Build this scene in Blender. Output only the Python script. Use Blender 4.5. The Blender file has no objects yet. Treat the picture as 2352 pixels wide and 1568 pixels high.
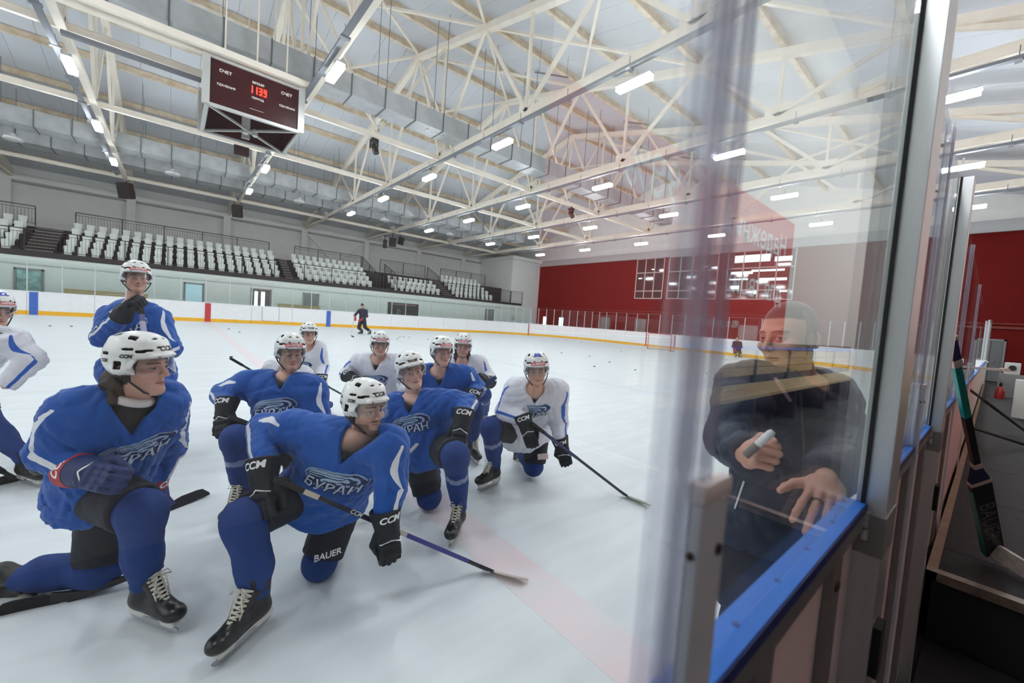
import bpy, bmesh, math, random
import numpy as np
from mathutils import Vector, Matrix
from mathutils.bvhtree import BVHTree

random.seed(7); RNG = np.random.default_rng(7)
SC = bpy.context.scene
COL = SC.collection
PI = math.pi

# ------------------------------------------------------------------ camera
F_PX, CX, CY = 927.0, 1176.0, 784.0            # pixels of the 2352 x 1568 photograph
HC = 1.52                                      # lens height above the ice
_v1 = np.array([2280 - CX, 811.5 - CY, F_PX]); _v2 = np.array([400 - CX, 677.5 - CY, F_PX])
_X = _v1 / np.linalg.norm(_v1); _Y = _v2 - _X * (_X @ _v2); _Y /= np.linalg.norm(_Y)
_Z = np.cross(_X, _Y)
if _Z[1] > 0: _Z = -_Z
CM = np.array([_X, _Y, _Z])                    # camera (right, down, forward) -> world
CPOS = np.array([0.0, 0.0, HC])

def cdir(r, d, f):                             # a camera-space direction in world axes
    return CM @ np.array([r, d, f], float)
def ray(x, y): return CM @ np.array([(x - CX) / F_PX, (y - CY) / F_PX, 1.0])
def P(x, y, dep): return CPOS + ray(x, y) * dep
def onz(x, y, z=0.0):
    d = ray(x, y); return CPOS + d * (z - HC) / d[2]
def ony(x, y, Y):
    d = ray(x, y); return CPOS + d * Y / d[1]
def onx(x, y, X):
    d = ray(x, y); return CPOS + d * X / d[0]

cam = bpy.data.cameras.new('camera'); cam_ob = bpy.data.objects.new('camera', cam); COL.objects.link(cam_ob)
cam.sensor_width = 36.0; cam.sensor_fit = 'HORIZONTAL'; cam.lens = 36.0 * F_PX / 2352.0
cam.clip_start = 0.02; cam.clip_end = 300
_r, _u, _b = cdir(1, 0, 0), cdir(0, -1, 0), cdir(0, 0, -1)
cam_ob.matrix_world = Matrix(((_r[0], _u[0], _b[0], CPOS[0]), (_r[1], _u[1], _b[1], CPOS[1]), (_r[2], _u[2], _b[2], CPOS[2]), (0, 0, 0, 1)))
cam.dof.use_dof = True; cam.dof.focus_distance = 2.5; cam.dof.aperture_fstop = 3.2
SC.camera = cam_ob

# ------------------------------------------------------------------ world, exposure
W = bpy.data.worlds.new('world'); SC.world = W; W.use_nodes = True
W.node_tree.nodes['Background'].inputs[0].default_value = (0.75, 0.85, 1.0, 1)
W.node_tree.nodes['Background'].inputs[1].default_value = 0.25
SC.view_settings.view_transform = 'Standard'; SC.view_settings.look = 'None'
SC.view_settings.gamma = 1.0; SC.view_settings.use_curve_mapping = False
SC.view_settings.exposure = 0.66
LAMP_POWER = 70.0                              # emission of the strip lamps' diffusers
SC.cycles.adaptive_threshold = 0.05; SC.cycles.max_bounces = 10; SC.cycles.diffuse_bounces = 6; SC.cycles.glossy_bounces = 4
SC.cycles.transparent_max_bounces = 24; SC.cycles.caustics_reflective = False; SC.cycles.caustics_refractive = False
SC.cycles.sample_clamp_indirect = 6.0

# ------------------------------------------------------------------ tags
def tag(o, label=None, cat=None, group=None, kind=None):
    if label: o['label'] = label
    if cat: o['category'] = cat
    if group: o['group'] = group
    if kind: o['kind'] = kind
    return o
def empty(name, loc=(0, 0, 0), label=None, cat=None, group=None, kind=None):
    o = bpy.data.objects.new(name, None); COL.objects.link(o); o.location = loc; o.empty_display_size = 0.1
    bpy_roots.append(o)
    return tag(o, label, cat, group, kind)
bpy_roots = []

# ------------------------------------------------------------------ materials
def s2l(c):
    c = np.array(c, float) / 255.0
    return np.where(c <= 0.04045, c / 12.92, ((c + 0.055) / 1.055) ** 2.4)
def rgba(c): return tuple(s2l(c)) + (1.0,)

MATS = {}
def mat(name, c=(200, 200, 200), rough=0.5, metal=0.0, spec=0.5, noise=0.0, nscale=8.0, bump=0.0, bscale=60.0,
        emit=None, estr=1.0, coat=0.0, sheen=0.0, stretch=None, c2=None):
    if name in MATS: return MATS[name]
    m = bpy.data.materials.new(name); m.use_nodes = True; nt = m.node_tree; N = nt.nodes; L = nt.links
    b = N['Principled BSDF']
    b.inputs['Base Color'].default_value = rgba(c); b.inputs['Roughness'].default_value = rough
    b.inputs['Metallic'].default_value = metal; b.inputs['Specular IOR Level'].default_value = spec
    b.inputs['Coat Weight'].default_value = coat; b.inputs['Sheen Weight'].default_value = sheen
    co = None
    if noise > 0 or bump > 0:
        co = N.new('ShaderNodeTexCoord')
        src = co.outputs['Object']
        if stretch:
            mp = N.new('ShaderNodeMapping'); mp.inputs['Scale'].default_value = stretch
            L.new(src, mp.inputs[0]); src = mp.outputs[0]
    if noise > 0:
        t = N.new('ShaderNodeTexNoise'); t.inputs['Scale'].default_value = nscale; t.inputs['Detail'].default_value = 5
        L.new(src, t.inputs['Vector'])
        r = N.new('ShaderNodeMix'); r.data_type = 'RGBA'
        k = np.array(s2l(c)); d = np.array(s2l(c2)) if c2 is not None else k * (1 - noise)
        r.inputs[6].default_value = tuple(d) + (1,); r.inputs[7].default_value = tuple(np.minimum(k * (1 + noise * .35), 1)) + (1,)
        mr = N.new('ShaderNodeMapRange'); mr.inputs[1].default_value = 0.3; mr.inputs[2].default_value = 0.62
        L.new(t.outputs['Fac'], mr.inputs[0]); L.new(mr.outputs[0], r.inputs[0]); L.new(r.outputs[2], b.inputs['Base Color'])
    if bump > 0:
        t2 = N.new('ShaderNodeTexNoise'); t2.inputs['Scale'].default_value = bscale; t2.inputs['Detail'].default_value = 4
        L.new(src, t2.inputs['Vector'])
        bp = N.new('ShaderNodeBump'); bp.inputs['Strength'].default_value = bump; bp.inputs['Distance'].default_value = 0.01
        L.new(t2.outputs['Fac'], bp.inputs['Height']); L.new(bp.outputs[0], b.inputs['Normal'])
    if emit is not None:
        b.inputs['Emission Color'].default_value = rgba(emit); b.inputs['Emission Strength'].default_value = estr
    MATS[name] = m
    return m

def glass_mat(name, tint=(1, 1, 1), ior=1.5, rough=0.0, haze=0.0, hazec=(200, 205, 205)):
    """thin clear pane: straight-through transmission plus Fresnel reflection"""
    if name in MATS: return MATS[name]
    m = bpy.data.materials.new(name); m.use_nodes = True; nt = m.node_tree; N = nt.nodes; L = nt.links
    N.clear()
    out = N.new('ShaderNodeOutputMaterial'); tr = N.new('ShaderNodeBsdfTransparent'); gl = N.new('ShaderNodeBsdfGlossy')
    tr.inputs[0].default_value = tuple(tint) + (1,); gl.inputs['Roughness'].default_value = rough
    gl.inputs[0].default_value = (1, 1, 1, 1)
    fr = N.new('ShaderNodeFresnel'); ge = N.new('ShaderNodeNewGeometry')
    mi = N.new('ShaderNodeMix'); mi.data_type = 'FLOAT'
    mi.inputs[2].default_value = ior; mi.inputs[3].default_value = 1 / ior
    L.new(ge.outputs['Backfacing'], mi.inputs[0]); L.new(mi.outputs[0], fr.inputs['IOR'])
    mx = N.new('ShaderNodeMixShader'); L.new(fr.outputs[0], mx.inputs[0]); L.new(tr.outputs[0], mx.inputs[1]); L.new(gl.outputs[0], mx.inputs[2])
    last = mx
    if haze > 0:                                   # painted haze: pale diffuse veil mixed into the sheet by noise
        df = N.new('ShaderNodeBsdfDiffuse'); df.inputs[0].default_value = rgba(hazec)
        co = N.new('ShaderNodeTexCoord'); t = N.new('ShaderNodeTexNoise'); t.inputs['Scale'].default_value = 3.0; t.inputs['Detail'].default_value = 6
        L.new(co.outputs['Object'], t.inputs['Vector'])
        ml = N.new('ShaderNodeMath'); ml.operation = 'MULTIPLY'; ml.inputs[1].default_value = haze * 2
        L.new(t.outputs['Fac'], ml.inputs[0])
        m2 = N.new('ShaderNodeMixShader'); L.new(ml.outputs[0], m2.inputs[0]); L.new(mx.outputs[0], m2.inputs[1]); L.new(df.outputs[0], m2.inputs[2])
        last = m2
    L.new(last.outputs[0], out.inputs[0])
    MATS[name] = m
    return m

def masked_mat(name, c1, c2, attr='m1', rough=0.7, spec=0.3, bump=0.15, bscale=400.0, sheen=0.2, noise=0.06, c3=None, attr3='m2', edge=0.0006):
    """cloth of colour c1 with a print of colour c2 where the stored signed distance is positive"""
    if name in MATS: return MATS[name]
    m = bpy.data.materials.new(name); m.use_nodes = True; nt = m.node_tree; N = nt.nodes; L = nt.links
    b = N['Principled BSDF']; b.inputs['Roughness'].default_value = rough; b.inputs['Specular IOR Level'].default_value = spec
    b.inputs['Sheen Weight'].default_value = sheen
    co = N.new('ShaderNodeTexCoord')
    t = N.new('ShaderNodeTexNoise'); t.inputs['Scale'].default_value = 9; t.inputs['Detail'].default_value = 4
    L.new(co.outputs['Object'], t.inputs['Vector'])
    base = N.new('ShaderNodeMix'); base.data_type = 'RGBA'
    k = np.array(s2l(c1)); base.inputs[6].default_value = tuple(k * (1 - noise)) + (1,); base.inputs[7].default_value = tuple(np.minimum(k * (1 + noise), 1)) + (1,)
    L.new(t.outputs['Fac'], base.inputs[0]); cur = base.outputs[2]
    for cc, at in ((c2, attr), (c3, attr3)):
        if cc is None: continue
        a = N.new('ShaderNodeAttribute'); a.attribute_name = at
        mr = N.new('ShaderNodeMapRange'); mr.inputs[1].default_value = -edge; mr.inputs[2].default_value = edge
        L.new(a.outputs['Fac'], mr.inputs[0])
        mx = N.new('ShaderNodeMix'); mx.data_type = 'RGBA'; mx.inputs[7].default_value = rgba(cc)
        L.new(mr.outputs[0], mx.inputs[0]); L.new(cur, mx.inputs[6]); cur = mx.outputs[2]
    L.new(cur, b.inputs['Base Color'])
    if bump > 0:
        t2 = N.new('ShaderNodeTexNoise'); t2.inputs['Scale'].default_value = bscale; L.new(co.outputs['Object'], t2.inputs['Vector'])
        bp = N.new('ShaderNodeBump'); bp.inputs['Strength'].default_value = bump; bp.inputs['Distance'].default_value = 0.002
        L.new(t2.outputs['Fac'], bp.inputs['Height']); L.new(bp.outputs[0], b.inputs['Normal'])
    MATS[name] = m
    return m

def color_mat(name, rough=0.5, spec=0.4, sss=0.0):
    """reads the per-vertex colour 'col'"""
    if name in MATS: return MATS[name]
    m = bpy.data.materials.new(name); m.use_nodes = True; nt = m.node_tree; N = nt.nodes; L = nt.links
    b = N['Principled BSDF']; b.inputs['Roughness'].default_value = rough; b.inputs['Specular IOR Level'].default_value = spec
    a = N.new('ShaderNodeAttribute'); a.attribute_name = 'col'; L.new(a.outputs['Color'], b.inputs['Base Color'])
    MATS[name] = m
    return m

# ------------------------------------------------------------------ mesh helpers
BOXF = [(0, 3, 2, 1), (4, 5, 6, 7), (0, 1, 5, 4), (1, 2, 6, 5), (2, 3, 7, 6), (3, 0, 4, 7)]
class MB:
    """collects boxes, bars, tubes, polygons; build() links them as ONE mesh object"""
    def __init__(s): s.v = []; s.f = []
    def box(s, x0, x1, y0, y1, z0, z1):
        b = len(s.v)
        s.v += [(x0, y0, z0), (x1, y0, z0), (x1, y1, z0), (x0, y1, z0), (x0, y0, z1), (x1, y0, z1), (x1, y1, z1), (x0, y1, z1)]
        s.f += [tuple(b + i for i in q) for q in BOXF]; return s
    def bar(s, a, b, w, h=None, up=(0, 0, 1), w2=None, h2=None):
        """box beam from a to b, width w across, height h along up"""
        h = w if h is None else h
        a = np.array(a, float); b = np.array(b, float); d = b - a; d /= np.linalg.norm(d)
        u = np.array(up, float); u = u - d * (u @ d)
        if np.linalg.norm(u) < 1e-6: u = np.array([1, 0, 0.]) - d * d[0]
        u /= np.linalg.norm(u); r = np.cross(d, u)
        k = len(s.v)
        for p, ww, hh in ((a, w, h), (b, w2 or w, h2 or h)):
            for sr, su in ((-1, -1), (1, -1), (1, 1), (-1, 1)):
                s.v.append(tuple(p + r * sr * ww / 2 + u * su * hh / 2))
        s.f += [(k, k + 1, k + 2, k + 3), (k + 7, k + 6, k + 5, k + 4)] + [(k + i, k + 4 + i, k + 4 + (i + 1) % 4, k + (i + 1) % 4) for i in range(4)]
        return s
    def tube(s, pts, r, n=8, cap=True, radii=None):
        pts = [np.array(p, float) for p in pts]; k = len(s.v); prev = None
        for i, p in enumerate(pts):
            d = pts[min(i + 1, len(pts) - 1)] - pts[max(i - 1, 0)]; d /= np.linalg.norm(d) + 1e-12
            if prev is None:
                u = np.array([0, 0, 1.]) if abs(d[2]) < .9 else np.array([1., 0, 0])
            else: u = prev
            u = u - d * (u @ d); u /= np.linalg.norm(u) + 1e-12; prev = u; w = np.cross(d, u)
            rr = radii[i] if radii is not None else r
            for j in range(n):
                t = 2 * PI * j / n; s.v.append(tuple(p + (u * math.cos(t) + w * math.sin(t)) * rr))
        for i in range(len(pts) - 1):
            for j in range(n):
                s.f.append((k + i * n + j, k + i * n + (j + 1) % n, k + (i + 1) * n + (j + 1) % n, k + (i + 1) * n + j))
        if cap:
            s.f.append(tuple(k + j for j in reversed(range(n)))); e = k + (len(pts) - 1) * n; s.f.append(tuple(e + j for j in range(n)))
        return s
    def poly_prism(s, pts2, y0, y1, fn=lambda a, y, b: (a, y, b)):
        """extrude a 2-D outline (a,b) from y0 to y1"""
        k = len(s.v); n = len(pts2)
        for y in (y0, y1): s.v += [fn(a, y, b) for a, b in pts2]
        s.f.append(tuple(k + i for i in range(n))); s.f.append(tuple(k + n + i for i in reversed(range(n))))
        s.f += [(k + i, k + n + i, k + n + (i + 1) % n, k + (i + 1) % n) for i in range(n)]
        return s
    def add(s, V, Fc):
        k = len(s.v); s.v += [tuple(p) for p in V]; s.f += [tuple(k + i for i in f) for f in Fc]; return s
    def build(s, name, m, parent=None, smooth=False, bevel=0.0):
        return mesh_obj(name, s.v, s.f, m, parent, smooth, bevel)

def fix_normals(me):
    bm = bmesh.new(); bm.from_mesh(me); bmesh.ops.recalc_face_normals(bm, faces=bm.faces); bm.to_mesh(me); bm.free()

def mesh_obj(name, V, Fc, m, parent=None, smooth=False, bevel=0.0, attrs=None, fix=True):
    me = bpy.data.meshes.new(name)
    me.from_pydata([tuple(map(float, p)) for p in V], [], [tuple(map(int, q)) for q in Fc])
    if fix and not attrs: fix_normals(me)
    if bevel > 0:
        bm = bmesh.new(); bm.from_mesh(me)
        bmesh.ops.bevel(bm, geom=[e for e in bm.edges if e.calc_face_angle(0) > .5], offset=bevel, segments=2, affect='EDGES', profile=.7)
        bm.to_mesh(me); bm.free(); smooth = False
    if attrs:
        for k, v in attrs.items():
            if v.ndim == 1:
                a = me.attributes.new(k, 'FLOAT', 'POINT'); a.data.foreach_set('value', v.astype(np.float32))
            else:
                a = me.attributes.new(k, 'FLOAT_COLOR', 'POINT'); c = np.ones((len(v), 4), np.float32); c[:, :3] = v; a.data.foreach_set('color', c.ravel())
    if smooth: me.polygons.foreach_set('use_smooth', [True] * len(me.polygons))
    me.materials.append(m)
    o = bpy.data.objects.new(name, me); COL.objects.link(o)
    if parent is not None: parent_to(o, parent)
    return o

PENDING = []
def parent_to(o, p):
    """parent keeping the world position: children are modelled in world axes around their thing's base"""
    o.parent = p
    M = Matrix.Identity(4); q = p
    chain = []
    while q is not None: chain.append(q); q = q.parent
    for q in reversed(chain): M = M @ q.matrix_parent_inverse @ q.matrix_basis
    o.matrix_parent_inverse = M.inverted()

def copy_tree(o, M, parent=None):
    """a thing with its parts; M moves the whole thing"""
    c = o.copy(); COL.objects.link(c)
    if parent is None: c.matrix_basis = M
    else: c.parent = parent
    for ch in o.children: copy_tree(ch, None, c)
    return c

def text_mesh(txt, size=1.0, extrude=0.0, align='CENTER', bold=0.0, shear=0.0, spacing=1.0, res=3):
    cu = bpy.data.curves.new('t', 'FONT'); cu.body = txt; cu.size = size; cu.extrude = extrude; cu.align_x = align; cu.align_y = 'CENTER'
    cu.offset = bold; cu.shear = shear; cu.space_character = spacing; cu.resolution_u = res
    o = bpy.data.objects.new('t', cu); COL.objects.link(o)
    me = bpy.data.meshes.new_from_object(o.evaluated_get(bpy.context.evaluated_depsgraph_get()))
    V = np.array([v.co[:] for v in me.vertices]); Fc = [tuple(p.vertices) for p in me.polygons]
    bpy.data.objects.remove(o); bpy.data.curves.remove(cu); bpy.data.meshes.remove(me)
    return V, Fc
def text_on(name, txt, size, org, ax, ay, m, parent=None, lift=0.002, **k):
    """flat lettering at org with reading direction ax and up direction ay"""
    V, Fc = text_mesh(txt, size, **k)
    ax = np.array(ax, float); ay = np.array(ay, float); n = np.cross(ax, ay)
    W_ = np.array(org)[None] + V[:, :1] * ax[None] + V[:, 1:2] * ay[None] + (V[:, 2:3] + lift) * n[None]
    return mesh_obj(name, W_, Fc, m, parent, fix=False)
# ================================================================== materials of the hall
M_ICE = mat('ice', (224, 229, 232), rough=0.42, spec=0.30, noise=0.07, nscale=1.8, bump=0.10, bscale=25, stretch=(.5, 3.5, 1))
M_LINE_RED = mat('red_line_under_ice', (230, 212, 216), rough=0.42, noise=0.10, nscale=3, c2=(226, 224, 228))
M_LINE_BLUE = mat('blue_line_under_ice', (214, 221, 228), rough=0.42, noise=0.06, nscale=5)
M_WALL = mat('wall_panel_white', (238, 237, 234), rough=0.7, noise=0.04, nscale=2)
M_WALL_RED = mat('wall_panel_red', (102, 14, 12), rough=0.8, spec=.2, noise=0.06, nscale=1.5)
M_ROOF = mat('roof_panel_white', (212, 215, 221), rough=0.6, noise=0.03, nscale=.8)
M_GAP = mat('panel_joint', (150, 150, 152), rough=0.8)
M_BEAM = mat('cream_steel', (244, 234, 220), rough=0.75, spec=.15, noise=0.06, nscale=2.5)
M_PURLIN = mat('buff_steel', (230, 216, 194), rough=0.55, noise=0.10, nscale=3, c2=(208, 184, 152))
M_DUCT = mat('galvanised_duct', (176, 178, 180), rough=0.55, metal=0.1, noise=0.18, nscale=2.2)
M_DUCT_D = mat('duct_joint', (98, 98, 100), rough=0.6)
M_TRAY = mat('cable_tray', (128, 130, 136), rough=0.8, spec=.1)
M_LAMP = mat('lamp_diffuser', (255, 255, 255), emit=(246, 251, 255), estr=LAMP_POWER)
M_LAMPH = mat('lamp_housing', (200, 200, 200), rough=0.4)
M_BOARD = mat('board_white', (236, 236, 238), rough=0.35, noise=0.04, nscale=6)
M_YEL = mat('kick_yellow', (238, 178, 30), rough=0.4, noise=0.08, nscale=6)
M_BLUE = mat('board_blue', (62, 104, 190), rough=0.4, noise=0.05)
M_REDB = mat('board_red', (190, 58, 62), rough=0.4, noise=0.05)
M_PANE = glass_mat('rink_glass', tint=(.955, .985, .975), ior=1.45)
M_POST = mat('pale_post', (196, 200, 202), rough=0.4, metal=0.2)
M_POSTD = mat('grey_post', (130, 134, 136), rough=0.4, metal=0.3)
M_DARK = mat('dark_brown_steel', (42, 30, 32), rough=0.55)
M_STEP = mat('stand_step', (50, 36, 36), rough=0.7, noise=0.1)
M_NOSE = mat('step_nosing', (150, 146, 140), rough=0.5)
M_RAIL = mat('rail_black', (34, 26, 28), rough=0.45)
M_SEAT = mat('seat_white', (226, 230, 226), rough=0.35, noise=0.03)
M_DOORG = mat('door_grey', (128, 128, 130), rough=0.5)
M_DOORP = mat('door_frosted', (150, 186, 182), rough=0.15, noise=0.35, nscale=2.0, c2=(96, 122, 120))
M_DOORL = mat('door_light', (176, 208, 220), rough=0.2, emit=(176, 208, 220), estr=0.18)
M_LIT = mat('lit_doorway', (220, 245, 255), emit=(215, 245, 255), estr=1.1)
M_WIN = mat('window_dark', (58, 50, 52), rough=0.06, spec=0.6)
M_WINF = mat('window_frame', (190, 180, 176), rough=0.5)
M_MARO = mat('speaker_maroon', (58, 26, 28), rough=0.6)
M_WOODB = mat('wood_board', (176, 154, 108), rough=0.6, noise=0.2, nscale=4, stretch=(1, 8, 8))

# ================================================================== setting
XW0, XW1 = -34.0, 34.0                        # end walls
YW0, YW1 = -2.9, 42.6                         # long walls
RX0, RX1, RY0, RY1 = -28.4, 31.3, 0.165, 31.64  # ice
RZ = 1.21                                     # height of the boards
RAD = 8.0

def struct(o): o['kind'] = 'structure'; return o

b = MB(); b.box(-36, 36, -3.2, 43, -0.3, -0.02)
floor = struct(b.build('floor', mat('floor_rubber', (46, 44, 44), rough=0.8, noise=0.15, nscale=6)))
def rink_outline(off=0.0, n=12):
    pts = []
    for cx_, cy_, a0 in ((RX1 - RAD, RY1 - RAD, 0), (RX0 + RAD, RY1 - RAD, 90), (RX0 + RAD, RY0 + RAD, 180), (RX1 - RAD, RY0 + RAD, 270)):
        for i in range(n + 1):
            a = math.radians(a0 + 90 * i / n); pts.append((cx_ + (RAD + off) * math.cos(a), cy_ + (RAD + off) * math.sin(a)))
    return pts
ol = rink_outline()
b = MB(); b.poly_prism(ol, 0.0, -0.02, fn=lambda a, y, c: (a, c, y))
ice = struct(b.build('floor', M_ICE, floor)); ice.name = 'ice_sheet'
for nm, x, w, mm in (('red_line', 1.63, .30, M_LINE_RED), ('blue_line', 8.77, .30, M_LINE_BLUE), ('blue_line', -5.51, .30, M_LINE_BLUE)):
    b = MB(); b.box(x - w / 2, x + w / 2, RY0, RY1, 0.0, 0.0012); b.build(nm, mm, floor)
b = MB(); b.box(27.6, 27.65, 5, 28, 0, .0012); b.build('goal_line', M_LINE_RED, floor)

# roof: two slopes of panels on purlins
RIDGE_Y, RIDGE_Z, EAVE_Z = 20.0, 14.95, 9.35
def roof_z(y):
    return RIDGE_Z - abs(y - RIDGE_Y) / (YW1 - RIDGE_Y) * (RIDGE_Z - EAVE_Z)
b = MB()
for ya, yb in ((YW0 - .3, RIDGE_Y), (RIDGE_Y, YW1 + .3)):
    za, zb = roof_z(ya), roof_z(yb)
    b.add([(-36, ya, za + .1), (36, ya, za + .1), (36, yb, zb + .1), (-36, yb, zb + .1), (-36, ya, za + .3), (36, ya, za + .3), (36, yb, zb + .3), (-36, yb, zb + .3)], BOXF)
ceiling = struct(b.build('ceiling', M_GAP))
pw = 1.15
nx = int(72 / pw)
me0 = None
for side in (0, 1):
    ya, yb = (YW0 - .25, RIDGE_Y - .01) if side == 0 else (RIDGE_Y + .01, YW1 + .25)
    za, zb = roof_z(ya), roof_z(yb)
    o0 = None
    for i in range(nx + 1):
        x = -36 + i * pw
        if x < -16: continue
        if o0 is None:
            w = pw - .012
            b = MB(); b.add([(0, ya, za), (w, ya, za), (w, yb, zb), (0, yb, zb), (0, ya, za + .1), (w, ya, za + .1), (w, yb, zb + .1), (0, yb, zb + .1)], BOXF)
            o0 = b.build('ceiling_panel', M_ROOF, ceiling); o0.location.x = x
        else:
            o = o0.copy(); COL.objects.link(o); o.location.x = x
b = MB()
for side in (0, 1):
    ya, yb = (YW0 - .25, RIDGE_Y - .01) if side == 0 else (RIDGE_Y + .01, YW1 + .25)
    za, zb = roof_z(ya), roof_z(yb)
    b.add([(-36, ya, za), (-16.2, ya, za), (-16.2, yb, zb), (-36, yb, zb), (-36, ya, za + .1), (-16.2, ya, za + .1), (-16.2, yb, zb + .1), (-36, yb, zb + .1)], BOXF)
b.build('ceiling_panel_field', M_ROOF, ceiling)
# purlins every 3 m, along the hall
PUR_Y = [RIDGE_Y + 2.95 * k for k in range(-7, 8)]
for y in PUR_Y:
    z = roof_z(y) - .02
    b = MB()
    b.box(-35, 34, y - .07, y + .07, z - .05, z); b.box(-35, 34, y - .02, y + .02, z - .25, z - .05); b.box(-35, 34, y - .08, y + .08, z - .29, z - .25)
    b.build('purlin', M_PURLIN, ceiling)

# walls
def wall(name, m, x0, x1, y0, y1, z0, z1):
    b = MB(); b.box(x0, x1, y0, y1, z0, z1); return struct(b.build(name, m))
wall_far = wall('wall_far', M_WALL, -34, 34, YW1, YW1 + .3, 0, 10)
wall_end = wall('wall_end', M_WALL, 34.0, 34.3, YW0, YW1, 0, 15.2)
wall_left = wall('wall_left', M_WALL, -34.3, -34, YW0, YW1, 0, 15.2)
wall_near = wall('wall_near', mat('wall_near_white', (226, 225, 218), rough=.7), -34, 34, YW0 - .3, YW0, 0, 10)
# painted red field of the end wall with four tall windows
def end_z(y): return 8.0
b = MB()
ys = [-2.85, 9.56, 14.16, 14.93, 19.2, 19.7, 22.5, 36.0]
zt, zb_, zw = 7.95, 0.0, 4.36
b.box(33.93, 34.0, -2.85, 36.0, 0, zw)
for a, c in ((-2.85, 9.56), (14.16, 14.93), (19.2, 19.7), (22.5, 36.0)): b.box(33.93, 34.0, a, c, zw, zt + .1)
red = b.build('red_field', M_WALL_RED, wall_end)
b = MB(); b.box(33.8, 34.0, -2.85, 36.0, zt + .1, zt + .75); b.build('cornice', mat('cornice_grey', (176, 176, 178), rough=.6), wall_end)
b = MB(); b.box(33.85, 34.0, -2.85, 36.0, 2.86, 2.98); b.box(33.86, 34, -2.85, 36, 3.1, 3.16); b.build('wall_rail', mat('rail_red', (120, 40, 36), rough=.6), wall_end)
wn = 0
for a, c, nc in ((19.7, 22.5, 3), (14.93, 19.2, 4), (9.56, 14.16, 4)):
    wn += 1
    w = struct(empty('window_%d' % wn, (33.95, (a + c) / 2, zw)))
    zs = [zw, 5.05, 6.75, zt + .1]
    for i in range(nc):
        for k in range(3):
            y0 = a + (c - a) * i / nc; y1 = a + (c - a) * (i + 1) / nc
            b = MB(); b.box(33.96, 33.99, y0 + .03, y1 - .03, zs[k] + .03, zs[k + 1] - .03); b.build('pane', M_WIN, w)
    b = MB()
    for i in range(nc + 1):
        y0 = a + (c - a) * i / nc; b.box(33.9, 34.0, y0 - .04, y0 + .04, zw, zt + .1)
    for z in zs: b.box(33.9, 34.0, a, c, z - .04, z + .04)
    b.build('window_frame', M_WINF, w)
    if wn == 3:                                    # added glowing plates stand in for bright reflections in these panes
        for y0, y1, z0, z1 in ((9.8, 10.9, 7.15, 7.5), (11.2, 13.7, 7.2, 7.75), (10.2, 12.4, 6.45, 6.6), (12.3, 13.9, 6.3, 6.5), (10.0, 11.8, 5.75, 5.95), (12.6, 14.0, 5.85, 5.95), (11.9, 12.1, 4.75, 5.05), (9.9, 10.4, 4.9, 5.1), (13.2, 13.8, 5.15, 5.4)):
            b = MB(); b.box(33.93, 33.955, y0, y1, z0, z1); b.build('pane_glow', M_LIT, w)
    if wn < 3:  # small glowing plates added on the other panes too
        for y0, z0 in ((a + .9, 7.0), (a + 2.2, 6.2)):
            b = MB(); b.box(33.93, 33.955, y0, y0 + .35, z0, z0 + .09); b.build('pane_glow', M_LIT, w)
dn = 0
def door(x0, x1, y0, y1, z1, m, leafs=1, framem=None, glassm=None, axis='x'):
    """door standing in a wall; axis: the wall runs along x or y"""
    global dn; dn += 1
    d = struct(empty('door_%d' % dn, ((x0 + x1) / 2, (y0 + y1) / 2, 0)))
    f = MB(); fm = framem or M_DOORG; t = .09
    if axis == 'x':
        f.box(x0, x0 + t, y0 - .06, y0, 0, z1); f.box(x1 - t, x1, y0 - .06, y0, 0, z1); f.box(x0, x1, y0 - .06, y0, z1 - t, z1)
    else:
        f.box(x0 - .06, x0, y0, y0 + t, 0, z1); f.box(x0 - .06, x0, y1 - t, y1, 0, z1); f.box(x0 - .06, x0, y0, y1, z1 - t, z1)
    f.build('door_frame', fm, d)
    for i in range(leafs):
        b = MB()
        if axis == 'x':
            a = x0 + t + (x1 - x0 - 2 * t) * i / leafs; c = x0 + t + (x1 - x0 - 2 * t) * (i + 1) / leafs
            b.box(a + .01, c - .01, y0 - .03, y0 - .005, .02, z1 - t); h = MB().box(c - .14, c - .1, y0 - .09, y0 - .03, 1.0, 1.15)
        else:
            a = y0 + t + (y1 - y0 - 2 * t) * i / leafs; c = y0 + t + (y1 - y0 - 2 * t) * (i + 1) / leafs
            b.box(x0 - .03, x0 - .005, a + .01, c - .01, .02, z1 - t); h = MB().box(x0 - .09, x0 - .03, c - .14, c - .1, 1.0, 1.15)
        l = b.build('door_leaf', m, d); h.build('door_handle', M_POSTD, l)
    return d
door(33.93, 34, 25.12, 26.32, 2.4, M_DOORG, 2, axis='y'); door(33.93, 34, 21.0, 22.2, 2.4, M_DOORG, 2, axis='y')
door(33.93, 34, 11.5, 12.9, 2.35, mat('door_pale', (150, 146, 148), rough=.5), 1, axis='y')
door(33.93, 34, 34.1, 34.9, 2.2, M_LIT, 1, axis='y', framem=M_WALL_RED); door(33.93, 34, 31.4, 32.3, 2.2, M_LIT, 1, axis='y', framem=M_WALL_RED)
door(33.93, 34, -.42, .62, 2.3, mat('door_slate', (104, 106, 108), rough=.5), 2, axis='y')
# white block in the far corner
b = MB(); b.box(29.6, 34, 36.0, YW1, 0, 8.4)
blk = b.build('wall_corner', M_WALL); struct(blk)
b = MB(); b.box(29.3, 34, 35.6, YW1, 8.4, 8.75); b.build('cornice', M_WALL, blk)

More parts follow.
